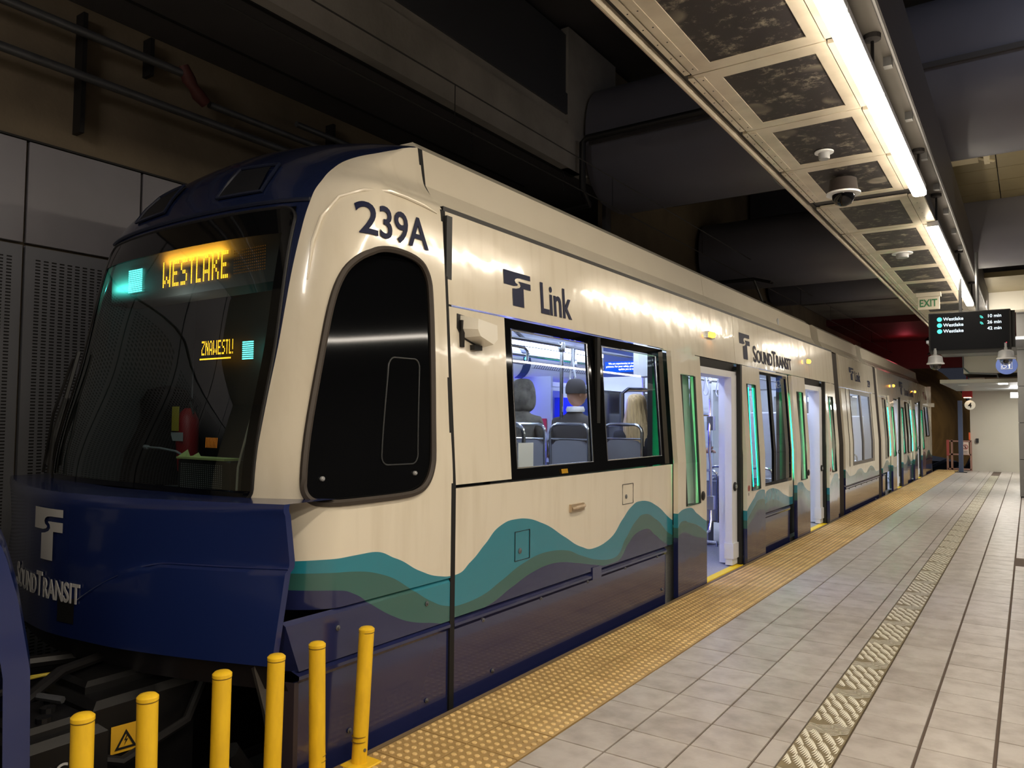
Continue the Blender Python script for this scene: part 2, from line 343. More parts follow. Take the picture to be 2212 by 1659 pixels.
# ------------------------------------------------------------------ shape of the train nose (a runs round the front, z up)
XC = -4.045; CR = .13; SIDE_Y = 3.385
def sm(z, Z, V):
    Z = np.array(Z, float); V = np.array(V, float); d = np.zeros(len(Z)); h = np.diff(Z); s = np.diff(V)/h
    d[1:-1] = np.where(s[:-1]*s[1:] > 0, 2*s[:-1]*s[1:]/(s[:-1]+s[1:]+1e-12), 0); d[0] = s[0]; d[-1] = s[-1]
    z = float(np.clip(z, Z[0], Z[-1])); i = int(np.clip(np.searchsorted(Z, z)-1, 0, len(Z)-2)); t = (z-Z[i])/h[i]
    return float((2*t**3-3*t**2+1)*V[i]+(t**3-2*t**2+t)*h[i]*d[i]+(-2*t**3+3*t**2)*V[i+1]+(t**3-t**2)*h[i]*d[i+1])
_hc = {}
def _prm(z):
    k = round(z, 5)
    if k not in _hc:
        w = sm(z, [.3, 1.22, 1.6, 2.6, 2.83, 2.93, 3.02, 3.236], [1.325, 1.325, 1.30, 1.235, 1.215, 1.13, 1.07, 1.032])
        y = sm(z, [.3, 1.2, 2.0, 2.5, 2.75, 2.95, 3.1, 3.2, 3.236], [2.2, 2.2, 2.35, 2.44, 2.52, 2.67, 2.90, 3.14, 3.3])
        D = min(sm(z, [.3, 1.2, 2.5, 2.9, 3.236], [.25, .25, .25, .22, .02]), 3.36-y-.03)
        _hc[k] = (w, y, D)
    return _hc[k]
def nose(a, z, off=0.0):
    if off:
        e = 1e-3; p = np.array(nose(a, z)); q = np.array(nose(a+e, z)); r2 = np.array(nose(a, z-e))
        n = np.cross(q-p, p-r2); n /= np.linalg.norm(n)+1e-12
        return tuple(p+n*off)
    w, y0, D = _prm(z); b = abs(a); s = 1 if a >= 0 else -1; t = 1-(1-min(b, 1))**1.6
    B = min(.1, (3.385-y0)*.3); ye = y0+B+D
    y = ye+(b-1)*(3.385-ye) if b > 1 else y0+B*t*t+D*(1-(1-t**5+1e-12)**.555)
    c = min(max((z-2.55)/(3.236-2.55), 0), 1); c = c*c*(3-2*c)
    return (XC+s*w*t, y, z+CR*c*(1-t*t))
def xside(z):  # outer skin of the straight body
    if z <= 1.22: return -2.72
    if z <= 2.83: return -2.72-(z-1.22)*.0665
    return float(np.interp(z, [2.83, 2.915, 3.009, 3.236, 3.30], [-2.827, -2.924, -2.981, -3.013, -3.09]))
# placing of a pixel-measured outline on the nose is stored as (a, z) pairs
CABWIN = [(.789, 1.303), (.796, 1.249), (.826, 1.212), (.875, 1.198), (1.14, 1.196), (1.542, 1.198), (1.66, 1.215), (1.73, 1.255), (1.775, 1.32), (1.798, 1.41), (1.797, 1.875), (1.78, 2.32), (1.745, 2.415), (1.64, 2.485), (1.4, 2.51), (1.158, 2.505), (.99, 2.465), (.881, 2.387), (.831, 2.286), (.804, 2.141), (.79, 1.928), (.789, 1.653)]

def chaikin(P, n=2):
    for _ in range(n):
        Q = []
        for i in range(len(P)):
            a, b = P[i], P[(i+1) % len(P)]; Q += [(a[0]*.75+b[0]*.25, a[1]*.75+b[1]*.25), (a[0]*.25+b[0]*.75, a[1]*.25+b[1]*.75)]
        P = Q
    return P
CABWIN = chaikin(CABWIN)
def inpoly(P, x, y):
    c = False
    for i in range(len(P)):
        (x0, y0), (x1, y1) = P[i], P[(i+1) % len(P)]
        if (y0 > y) != (y1 > y) and x < (x1-x0)*(y-y0)/(y1-y0)+x0: c = not c
    return c
# ================================================================== THE TRAIN
train = thing('light_rail_train', (-2.72, 2.2, -.3), 'white and navy light rail train with wave stripes standing at the platform, doors open', 'train')
T = train
def rowspan(outl, z):
    xs = []
    n = len(outl)
    for i in range(n):
        (a0, z0), (a1, z1) = outl[i], outl[(i+1) % n]
        if (z0-z)*(z1-z) <= 0 and z0 != z1: xs.append(a0+(a1-a0)*(z-z0)/(z1-z0))
    return min(xs), max(xs)
def patch(outl, off, nu=26, nv=30, S=nose):
    mb = MB(); zs = [p[1] for p in outl]; z0, z1 = min(zs)+1e-4, max(zs)-1e-4; rows = []
    V = [z0+(z1-z0)*(.5-.5*math.cos(math.pi*j/nv)) for j in range(nv+1)]
    for z in V:
        l, r = rowspan(outl, z); rows += [S(l+(r-l)*i/nu, z, off) for i in range(nu+1)]
    n = nu+1
    return mb.add(rows, [(j*n+i, j*n+i+1, (j+1)*n+i+1, (j+1)*n+i) for j in range(nv) for i in range(nu)])
def ring_tube(outl, off, r, S=nose, n=6):
    # densify outline
    P = []
    for i in range(len(outl)):
        a, b = outl[i], outl[(i+1) % len(outl)]
        k = max(1, int(math.hypot(a[0]-b[0], a[1]-b[1])/.06))
        P += [S(a[0]+(b[0]-a[0])*j/k, a[1]+(b[1]-a[1])*j/k, off) for j in range(k)]
    return MB().tube(P, r, n, closed=True)
# --- cab shell with an opening for the windscreen
WS = .535
Aa = sorted(set([round(v, 4) for v in list(np.linspace(-2, -1, 7))+list(np.linspace(-1, .72, 53))+list(np.linspace(.72, 1.85, 66))+[1.92, 2.0]+[-WS, WS]]))
Zz = sorted(set([round(v, 4) for v in list(np.linspace(.705, 1.22, 9))+list(np.linspace(1.19, 2.52, 76))+[1.22, 2.6]+list(np.linspace(2.6, 3.236, 30))]))
cabm = MB().grid(nose, Aa, Zz, uvfn=lambda a, z: (a, z), skip=lambda a, z: (abs(a) < WS and 1.22 < z < 2.6) or inpoly(CABWIN, a, z))
cab = obj('cab_shell', cabm, lv_cab, T, smooth=True)
obj('cab_lining', MB().grid(lambda a, z: nose(a, z, -.035), Aa[::2], Zz[::4], skip=lambda a, z: (abs(a) < .56 and z < 2.6) or (a > .7 and 1.05 < z < 2.66)), mat('lining_dark', rgb(44, 48, 50), .7), T)
rc = [nose(a, 3.236) for a in Aa]
roofc = MB(); ctr = (XC, 3.385, 3.39); k = len(rc)
roofc.add(rc+[ctr], [(i, i+1, k) for i in range(k-1)]); obj('cab_roof', roofc, mat('hood_blue', HOODBLUE, .2, coat=.4), T)
# roof edge moulding of the white side cheek (the soft step above the numbers)
mo = [nose(a, z, .004) for a, z in [(.68, 2.30), (.68, 2.50), (.70, 2.64), (.76, 2.75), (.88, 2.80), (1.1, 2.83), (1.35, 2.83), (1.65, 2.82), (1.9, 2.80)]]
obj('cheek_moulding', MB().tube(mo, [.003]+[.011]*7+[.004], 8), m_cream, T, smooth=True)
# dark joint between cab and body
gp = [(xside(z)+.001, 3.40, z) for z in (-.25, .4, 1.22, 2.0, 2.83, 2.915, 3.009, 3.236)]
jm = MB()
for i in range(len(gp)-1):
    x0, _, z0 = gp[i]; x1, _, z1 = gp[i+1]
    jm.add([(x0, 3.372, z0), (x0, 3.412, z0), (x1, 3.412, z1), (x1, 3.372, z1), (x0-.06, 3.372, z0), (x0-.06, 3.412, z0), (x1-.06, 3.412, z1), (x1-.06, 3.372, z1)], [(0, 1, 2, 3), (4, 5, 6, 7), (0, 3, 7, 4), (1, 2, 6, 5)])
obj('body_joint', jm, m_black, T)
# windscreen: black printed border and clear pane
def rrect(a0, a1, z0, z1, r, n=6):
    P = []
    for cx, cz, t0 in ((a1-r, z1-r, 0), (a0+r, z1-r, 90), (a0+r, z0+r, 180), (a1-r, z0+r, 270)):
        for i in range(n+1):
            t = math.radians(t0+90*i/n); P.append((cx+r*math.cos(t), cz+r*math.sin(t)))
    return P
for s, nm in ((1, 'r'), (-1, 'l')):
    fm = MB().grid(lambda a, z: nose(a, z, .006), [s*v for v in np.linspace(.525, .568, 4)], list(np.linspace(1.2, 2.67, 26)))
    obj('windscreen_border', fm, m_gloss, T, smooth=True)
hb = MB().grid(lambda a, z: nose(a, z, .006), list(np.linspace(-.565, .565, 34)), list(np.linspace(2.56, 2.70, 6)))
obj('windscreen_header', hb, m_gloss, T, smooth=True)
obj('windscreen_sill', MB().grid(lambda a, z: nose(a, z, .006), list(np.linspace(-.565, .565, 34)), [1.185, 1.25]), m_gloss, T, smooth=True)
obj('windscreen', MB().grid(lambda a, z: nose(a, z, .002), list(np.linspace(-.54, .54, 32)), list(np.linspace(1.21, 2.6, 20))), m_shield, T, smooth=True)
obj('windscreen_seal', ring_tube(rrect(-.572, .572, 1.19, 2.70, .07), .004, .009), m_dark, T, smooth=True)
# side window of the cab
def _edge(a, off): return np.array(nose(a, 1.24, off)), np.array(nose(a, 2.46, off))
_L, _R = _edge(.80, -.001), _edge(1.785, -.001)
def on_pane(a, z, off=0):   # the side glass is a flat sheet stretched between its front and rear edges
    t = (z-1.24)/1.22; A = _L[0]+(_L[1]-_L[0])*t; B = _R[0]+(_R[1]-_R[0])*t
    y = nose(a, z)[1]; u = (y-A[1])/(B[1]-A[1]); q = A+(B-A)*u; n = np.cross(B-A, _L[1]-_L[0]); n /= np.linalg.norm(n)
    if n[0] < 0: n = -n
    return tuple(q+n*off)
cw = obj('cab_window', patch(CABWIN, .0, 10, 40, S=on_pane), m_gloss, T, smooth=True)
rim = MB(); nP = len(CABWIN)
rim.add([nose(a_, z_, .004) for a_, z_ in CABWIN]+[on_pane(a_, z_, -.004) for a_, z_ in CABWIN], [(i, (i+1) % nP, (i+1) % nP+nP, i+nP) for i in range(nP)])
obj('window_reveal', rim, m_dark, cw)
obj('rubber_seal', ring_tube(CABWIN, .004, .018), mat('window_rubber', rgb(58, 50, 44), .6), cw, smooth=True)
obj('sliding_pane_frame', ring_tube(rrect(1.36, 1.66, 1.36, 1.93, .05), .003, .004, S=on_pane), mat('pane_edge', rgb(60, 62, 64), .3), cw, smooth=True)
for a, z in ((.93, 1.31), (1.63, 1.31)):
    p = on_pane(a, z, .001); obj('window_knob', MB().lathe([(.012, 0), (.012, .012), (.006, .018)], p, 10, 'x'), m_grayp, cw)
# fleet number
def on_nose(a0, z0, z1=None, slope=0):
    # arc length parametrisation on the straight cheek: a per metre
    def fn(u, v, w):
        y = a0+u; z = z0+v+u*slope
        # find a for given y
        lo, hi = .5, 2.0
        for _ in range(22):
            m = (lo+hi)/2
            if nose(m, z)[1] < y: lo = m
            else: hi = m
        return nose((lo+hi)/2, z, .004+w)
    return fn
text('fleet_number', '239A', on_nose(2.725, 2.562), m_text, cab, h=.178, xs=.97, weight=.016, fine=3)
# --- emblem: T with an S shaped slot
EM1 = [(0, 0), (1, 0), (1, -.15), (.62, -.15), (.5, -.165), (.43, -.2), (.4, -.25), (.43, -.31), (.5, -.34), (.51, -.365), (.47, -.395), (.36, -.42), (0, -.42)]
EM2 = [(1, -.25), (1, -.44), (.72, -.44), (.72, -1), (.30, -1), (.30, -.5), (.44, -.48), (.56, -.44), (.62, -.38), (.6, -.31), (.54, -.27), (.55, -.25)]
def emblem(name, fn, m, parent, w=.32, h=.23*1.0):
    mb = MB()
    import bmesh
    for E in (EM1, EM2):
        bm = bmesh.new(); bm.faces.new([bm.verts.new((u*w, v*h, 0)) for u, v in E]); bmesh.ops.triangulate(bm, faces=bm.faces)
        for _ in range(4):
            bmesh.ops.subdivide_edges(bm, edges=[e for e in bm.edges if e.calc_length() > .05], cuts=1); bmesh.ops.triangulate(bm, faces=bm.faces)
        bm.verts.index_update()
        mb.add([fn(v.co.x, v.co.y, .003) for v in bm.verts], [tuple(v.index for v in f.verts) for f in bm.faces]); bm.free()
    return obj(name, mb, m, parent, recalc=False)
def on_side(y0, z0, o=.003):
    return lambda u, v, w: (xside(z0+v)+o+w, y0+u, z0+v)
def smallcaps(name, fn, m, parent, h, xs, weight=.02, fine=0):
    return text(name, [('S', 1.28), ('OUND', 1.0), ('T', 1.28), ('RANSIT', 1.0)], fn, m, parent, h=h, xs=xs, weight=weight, fine=fine)

def pane(y0, y1, z0, z1, off, parent):
    vs = []; zs = [z0, 1.22, z1] if z0 < 1.22 < z1 else [z0, z1]
    for z in zs: vs += [(xside(z)+off, y0, z), (xside(z)+off, y1, z)]
    return obj('window_pane', MB().add(vs, [(2*i, 2*i+1, 2*i+3, 2*i+2) for i in range(len(zs)-1)]), m_glass, parent, recalc=False)
# --- body side panels
def side_panel(name, y0, y1, z0, z1, m, holes=(), off=0.0, th=.035, parent=None, label=None):
    ys = sorted({y0, y1} | {h[0] for h in holes} | {h[1] for h in holes}); zs = sorted({z0, z1} | {z for z in (1.22, 2.83, 2.915, 3.009) if z0 < z < z1} | {h[2] for h in holes} | {h[3] for h in holes})
    mb = MB(); cell = {}
    inside = lambda a, b: any(h[0] < a < h[1] and h[2] < b < h[3] for h in holes)
    for j in range(len(zs)-1):
        for i in range(len(ys)-1):
            if inside((ys[i]+ys[i+1])/2, (zs[j]+zs[j+1])/2): continue
            cell[(i, j)] = 1
    X = lambda z, o: xside(z)+off-o
    for (i, j) in cell:
        a, b, c, d = ys[i], ys[i+1], zs[j], zs[j+1]
        mb.add([(X(c, 0), a, c), (X(c, 0), b, c), (X(d, 0), b, d), (X(d, 0), a, d)], [(0, 1, 2, 3)])
        mb.add([(X(c, th), a, c), (X(c, th), b, c), (X(d, th), b, d), (X(d, th), a, d)], [(3, 2, 1, 0)])
        for (di, dj, e) in ((-1, 0, ((a, c), (a, d))), (1, 0, ((b, c), (b, d))), (0, -1, ((a, c), (b, c))), (0, 1, ((a, d), (b, d)))):
            if (i+di, j+dj) in cell: continue
            (p, q), (r_, s_) = e
            mb.add([(X(q, 0), p, q), (X(s_, 0), r_, s_), (X(s_, th), r_, s_), (X(q, th), p, q)], [(0, 1, 2, 3)])
    # weld-free; keep normals as built, outer face points to +X
    return obj(name, mb, m, parent or T, label=label, recalc=False)
G = .006
side_panel('body_panel', 3.412, 3.985-G, 1.225, 2.262, lv_a)                      # beside the window pair
upA = side_panel('cantrail_panel', 3.412, 8.64, 2.275, 2.85, lv_a)
side_panel('body_panel', 3.412, 6.60, .475, 1.205, lv_a)
# backing seen in the grooves
obj('panel_backing', MB().box(-2.93, -2.885, 3.412, 3.975, -.2, 2.22), m_black, T)
obj('panel_backing', MB().box(-2.93, -2.885, 3.9, 6.6, -.2, 1.26), m_black, T)
def skirt(y0, y1, zt=.455, m=None, parent=None):
    mb = MB(); pr = [(-2.735, -.28), (-2.728, .405), (-2.716, .425), (-2.716, .44), (-2.745, .468)]
    for i in range(len(pr)-1):
        (x0, z0), (x1, z1) = pr[i], pr[i+1]
        mb.add([(x0, y0, z0), (x0, y1, z0), (x1, y1, z1), (x1, y0, z1)], [(0, 1, 2, 3)])
    mb.add([(x, y0, z) for x, z in pr]+[(-2.80, y0, .468), (-2.80, y0, -.28)], [tuple(range(7))]); mb.add([(x, y1, z) for x, z in pr]+[(-2.80, y1, .468), (-2.80, y1, -.28)], [tuple(range(7))])
    return obj('skirt_panel', mb, m or m_navy, parent or T, recalc=False)
def bolts(pos, x=-2.731, parent=None):
    for y, z in pos:
        obj('bolt', MB().lathe([(.013, 0), (.013, .004), (.007, .006), (.006, .011), (.002, .012)], (x+.002, y, z), 10, 'x'), m_steel, parent)
sk1 = skirt(3.412, 6.46); bolts([atx(1043, 1339, -2.73)[1:], atx(1168, 1292, -2.73)[1:], atx(1269, 1256, -2.73)[1:], atx(1350, 1227, -2.73)[1:], atx(1419, 1202, -2.73)[1:], atx(1063, 1449, -2.73)[1:], atx(1430, 1273, -2.73)[1:]], parent=sk1)
obj('skirt_notch', MB().box(-2.735, -2.712, 5.05, 5.19, .41, .50), m_navy, T)
# front lower skirt with the cut away wheel opening
sk0 = MB()
def slab(pts, x, th=.05): return [(x, y, z) for y, z in pts], [(x-th, y, z) for y, z in pts]
for pts, x in (([(2.30, -.30), (3.372, -.30), (3.372, .41), (2.30, .41)], -2.732),):
    sk0.poly([(x, y, z) for y, z in pts], (-.03, 0, 0))
sk0.add([(-2.732, 2.30, .41), (-2.732, 3.372, .41), (-2.714, 3.372, .43), (-2.714, 2.30, .43), (-2.714, 2.30, .445), (-2.714, 3.372, .445), (-2.745, 3.372, .47), (-2.745, 2.28, .47)], [(0, 1, 2, 3), (3, 2, 5, 4), (4, 5, 6, 7)])
sk0o = obj('skirt_panel', sk0, m_navy, T); bolts([atx(921, 1513, -2.73)[1:], atx(754, 1578, -2.73)[1:]], parent=sk0o)
lip = MB().add([(-2.728, 2.285, -.3), (-2.728, 2.31, -.3), (-2.728, 2.31, .42), (-2.728, 2.285, .42), (-2.86, 2.25, -.3), (-2.86, 2.25, .42)], [(0, 1, 2, 3), (0, 3, 5, 4)]); obj('skirt_return', lip, mat('skirt_edge', rgb(58, 50, 58), .4), T)
up0 = MB().poly([(-2.722, 2.305, .465), (-2.722, 3.372, .465), (-2.722, 3.372, .68), (-2.722, 2.225, .68)], (-.03, 0, 0))
up0.add([(-2.722, 2.225, .68), (-2.722, 3.372, .68), (-2.735, 3.372, .70), (-2.735, 2.21, .70), (-2.722, 2.305, .465), (-2.80, 2.20, .70), (-2.80, 2.27, .465)], [(0, 1, 2, 3), (0, 4, 6, 5)])
fl = obj('access_flap', up0, lv_a, T); bolts([atx(921, 1304, -2.722)[1:], atx(729, 1356, -2.722)[1:]], -2.722, fl)
# bogie bits behind the front opening
bg = thing('bogie', (-3.1, 2.6, -.6), parent=T)
obj('bogie_frame', MB().box(-3.25, -2.95, 2.0, 3.6, -.45, -.1).tube([(-3.0, 2.15, .1), (-3.0, 2.35, -.2), (-3.0, 2.5, -.35)], .05, 8), m_dark, bg)
obj('bracket', MB().poly([(-2.82, 2.16, .62), (-2.82, 2.22, .62), (-2.82, 2.24, .42), (-2.82, 2.31, .2), (-2.82, 2.34, -.02), (-2.82, 2.26, .05), (-2.82, 2.2, .3), (-2.82, 2.14, .5)], (-.02, 0, 0)), m_steel, bg)
obj('pivot', MB().lathe([(.035, 0), (.035, .02), (.018, .03)], (-2.82, 2.2, .58), 14, 'x').lathe([(.03, 0), (.03, .02), (.015, .03)], (-2.82, 2.29, .09), 12, 'x'), m_steel, bg)
obj('wheel', MB().lathe([(.05, 0), (.3, .01), (.33, .05), (.33, .12), (.36, .13)], (-3.1, 2.75, -.55), 28, 'x'), m_steel, bg)
obj('link_rod', MB().tube([(-2.9, 2.05, .45), (-2.9, 2.06, .1), (-2.85, 2.12, .02)], .012, 6), m_steel, bg)
bl = aty(1395, 430, 9)
# --- window pair in black glass surround
WZ0, WZ1 = 1.225, 2.262
fr = MB()
ww = thing('window_pair', (-2.75, 5.2, 1.22), parent=T)
side_panel('window_frame', 3.985, 6.55, WZ0-.01, WZ1, m_gloss, holes=[(4.055, 5.105, 1.285, 2.20), (5.325, 6.40, 1.285, 2.20)], off=-.008, th=.03, parent=ww)
for a, b in ((4.055, 5.105), (5.325, 6.40)):
    g = pane(a-.01, b+.01, 1.275, 2.21, -.02, ww)
obj('pane_seal', MB().tube([(xside(z)-.012, 4.065+(1.03 if k in (1, 2) else 0), z) for k, z in enumerate((1.29, 1.29, 2.19, 2.19))], .006, 6, closed=True).tube([(xside(z)-.012, 5.335+(1.055 if k in (1, 2) else 0), z) for k, z in enumerate((1.29, 1.29, 2.19, 2.19))], .006, 6, closed=True), m_chrome, ww)
obj('mullion', MB().box(-2.775, -2.752, 5.19, 5.24, 1.23, 2.25), m_black, ww)
text('warning_sticker', '\\\\\\\\\\\\\\', lambda u, v, w: (-2.722+w, 4.60+u, 1.228+v), mat('warning_yellow', rgb(220, 170, 40), .5), ww, h=.03, xs=1.1, weight=.05)
obj('pocket_shade', MB().box(-2.90, -2.85, 6.45, 6.62, -.2, 2.26), m_black, T)  # black strip painted in for the shadow beside the door leaf
def small_flap(y0, y1, z0, z1, m):
    o = obj('flap_outline', MB().tube([(-2.7185, y0, z0), (-2.7185, y1, z0), (-2.7185, y1, z1), (-2.7185, y0, z1)], .0035, 5, closed=True), m_dark, T)
    obj('flap_lock', MB().lathe([(.018, 0), (.018, .004), (.006, .008)], (-2.719, (y0*2+y1)/3, z0+.06), 12, 'x'), m_steel, o)
small_flap(5.565, 5.76, .925, 1.085, m_cream); small_flap(4.02, 4.19, .70, .885, m_navy)
obj('handle_recess', MB().box(-2.72, -2.70, 4.71, 4.90, .945, 1.0).tube([(-2.70, 4.72, .97), (-2.685, 4.75, .975), (-2.685, 4.87, .98), (-2.70, 4.9, .98)], .012, 8), mat('handle_bronze', rgb(196, 176, 150), .3, metal=.5), T)
# side camera in its white housing
cy, cz = 3.64, 2.12
ch = MB(); prof = [(-.13, .10, .0), (.115, .075, .0), (.125, -.035, .0), (.07, -.08, .0), (-.10, -.03, .0), (-.135, .02, .0)]
a = [(xside(cz)+.002, cy+p[0], cz+p[1]) for p in prof]; b = [(xside(cz)+.10, cy+p[0]*.78+.02, cz+p[1]*.78) for p in prof]
ch.add(a+b, [tuple(range(5, -1, -1)), tuple(range(6, 12))]+[(i, (i+1) % 6, (i+1) % 6+6, i+6) for i in range(6)])
cho = obj('side_camera', ch, mat('camera_white', rgb(236, 232, 220), .2, coat=.5), T); obj('camera_gasket', MB().poly([(xside(cz+q[1])+.006, cy+q[0]*1.1-.012, cz+q[1]*1.08) for q in prof], (-.02, 0, 0)), m_dark, cho); obj('camera_bracket', MB().box(-2.78, -2.76, 3.50, 3.53, 2.03, 2.19).box(-2.78, -2.74, 3.60, 3.68, 2.02, 2.05), m_dark, cho)
# roof fairings
def roof(name, y0, y1, m=m_cream):
    mb = MB(); zs = [2.852, 2.915, 3.009, 3.236, 3.30, 3.33]; xs = [xside(z) for z in zs[:-1]]+[-4.045]
    vs = [(x, y, z) for y in (y0, y1) for x, z in zip(xs, zs)]+[(2*XC-x, y, z) for y in (y0, y1) for x, z in zip(xs, zs)]
    fs = [(i, i+1, i+7, i+6) for i in range(5)]+[(i+12, i+13, i+19, i+18) for i in range(5)]+[tuple(range(6))+(17, 16, 15, 14, 13, 12), (6, 7, 8, 9, 10, 11, 23, 22, 21, 20, 19, 18)]
    return obj(name, mb.add(vs, fs), m, T)
roof('roof_fairing', 3.412, 8.13); roof('roof_fairing', 8.14, 13.22)
obj('roof_rail_groove', MB().tube([(xside(2.845)+.004, 3.43, 2.858), (xside(2.845)+.004, 14.0, 2.858)], .005, 5), m_grayp, T)
obj('cantrail_cap', MB().box(-2.92, -2.83, 3.40, 14.02, 2.83, 2.86), m_dark, T)
obj('roof_hatch', MB().lathe([(.0, 0), (.05, .0), (.05, .01)], (-2.99, 11.2, 3.06), 16, 'x'), m_grayp, T)

# --- door section (two doorways)
upB = side_panel('cantrail_panel', 8.65, 14.02, 2.275, 2.85, lv_b)
side_panel('header_panel', 6.56, 7.36, 2.262, 2.275, lv_a)
emblem('emblem', lambda u, v, w: (xside(2.58+v)+w, 3.99+u, 2.585+v), m_text, upA)
text('line_lettering', 'Link', on_side(4.42, 2.352), m_text, upA, h=.225, xs=.82, weight=.022)
emblem('emblem', lambda u, v, w: (xside(2.66+v)+w, 8.85+u, 2.66+v), m_text, upB, .40, .31)
smallcaps('operator_lettering', on_side(9.36, 2.345), m_text, upB, .165, 1.02)
amber = emat('amber_lamp', rgb(255, 150, 30), 14)
def marker(y, z):
    o = obj('marker_lamp', MB().box(xside(z), xside(z)+.03, y-.10, y+.10, z-.035, z+.035), m_chrome, T)
    obj('lens', MB().lathe([(.03, 0), (.028, .02), (.01, .03)], (xside(z)+.03, y-.03, z), 12, 'x').lathe([(.03, 0), (.028, .02), (.01, .03)], (xside(z)+.03, y+.04, z), 12, 'x'), amber, o)
marker(7.82, 2.525); marker(12.1, 2.535); marker(20.9, 2.53); marker(25.2, 2.53)
m_led = emat('green_door_light', rgb(20, 250, 180), 5.0)
m_led2 = emat('green_pocket_light', rgb(10, 235, 150), 26.0)
m_pocket = mat('pocket_panel', rgb(190, 205, 200), .5)
m_greenglass = mat('green_lit_glass', rgb(24, 120, 88), .12, coat=1)
def leaf(y0, y1, gl, lit, m, button=True, btn_side='r', label=None):
    """plug door leaf standing proud of the body"""
    gy0, gy1, gz0, gz1 = gl
    d = side_panel('door_leaf', y0, y1, -.01, 2.255, m, holes=[gl], off=.055, th=.045, label=label)
    mid = (gy0+gy1)/2
    obj('pane_frame', MB().tube([(xside(gz0)+.056, gy0+.008, gz0+.008), (xside(gz0)+.056, gy1-.008, gz0+.008), (xside(gz1)+.056, gy1-.008, gz1-.008), (xside(gz1)+.056, gy0+.008, gz1-.008)], .012, 6, closed=True), m_dark, d)
    pane(gy0, gy1, gz0, gz1, .046, d)
    for q in lit:
        obj('light_strip', MB().add([(xside(gz0)+.034, q-.017, gz0+.04), (xside(gz0)+.034, q+.017, gz0+.04), (xside(gz1)+.034, q+.017, gz1-.04), (xside(gz1)+.034, q-.017, gz1-.04)], [(0, 1, 2, 3)]), m_led, d, recalc=False)
    if not lit:   # lamps hidden behind the frame light the pocket behind the glass
        obj('pocket_panel', MB().add([(xside(gz0)-.03, gy0-.06, gz0), (xside(gz0)-.03, gy1+.06, gz0), (xside(gz1)-.03, gy1+.06, gz1), (xside(gz1)-.03, gy0-.06, gz1)], [(0, 1, 2, 3)]), m_pocket, d, recalc=False)
        for q in (gy0-.03,):
            obj('light_strip', MB().tube([(xside(gz0)-.008, q, gz0+.03), (xside(gz1)-.008, q, gz1-.03)], .011, 6), m_led2, d)
    if button:
        by = y1-.11 if btn_side == 'r' else y0+.1
        obj('door_button', MB().lathe([(.045, 0), (.045, .008), (.03, .014), (.012, .016)], (-2.664, by, .87), 18, 'x'), m_dark, d)
    return d
dl = leaf(6.60, 7.345, (6.80, 7.165, .80, 2.05), [], lv_b)
dr = leaf(8.65, 9.375, (8.825, 9.17, .80, 2.05), [8.965, 9.14], lv_b, False)
dl2 = leaf(10.91, 11.655, (11.13, 11.475, .78, 2.04), [], lv_b)
dr2 = leaf(12.96, 13.64, (13.17, 13.51, .785, 2.035), [13.34], lv_b, False)
for y in (8.72, 13.03):
    obj('emergency_sticker', MB().lathe([(.035, 0), (.035, .002)], (-2.664, y, .84), 16, 'x'), mat('sticker_red', rgb(150, 60, 55), .5), T)
    text('sticker_lines', 'll:l', lambda u, v, w, y=y: (-2.664+w, y-.02+v*.8, .79-u), m_text, T, h=.03, xs=1)
# body between the doors, with its window
side_panel('body_panel', 9.39, 10.90, .475, 2.262, lv_b, holes=[(9.39+.001, 10.86, .80, 2.235)])
wp2 = side_panel('window_frame', 9.40, 10.88, .79, 2.245, m_gloss, holes=[(9.43, 9.99, .84, 2.2), (10.10, 10.83, .84, 2.2)], off=-.008, th=.03)
for a, b in ((9.43, 9.99), (10.10, 10.83)): pane(a-.01, b+.01, .83, 2.21, -.02, wp2)
skirt(9.39, 10.75)
side_panel('end_panel', 13.66, 14.02, -.2, 2.262, lv_b)
obj('panel_backing', MB().box(-2.93, -2.885, 9.39, 10.9, -.2, .8), m_black, T)
obj('panel_backing', MB().box(-2.93, -2.885, 10.86, 11.69, -.2, 2.26), m_black, T)
obj('panel_backing', MB().box(-2.93, -2.885, 8.62, 9.42, -.2, 2.26), m_black, T)
obj('panel_backing', MB().box(-2.93, -2.885, 12.93, 14.02, -.2, 2.26), m_black, T)
obj('panel_backing', MB().box(-2.93, -2.885, 6.55, 7.36, -.2, 2.26), m_black, T)
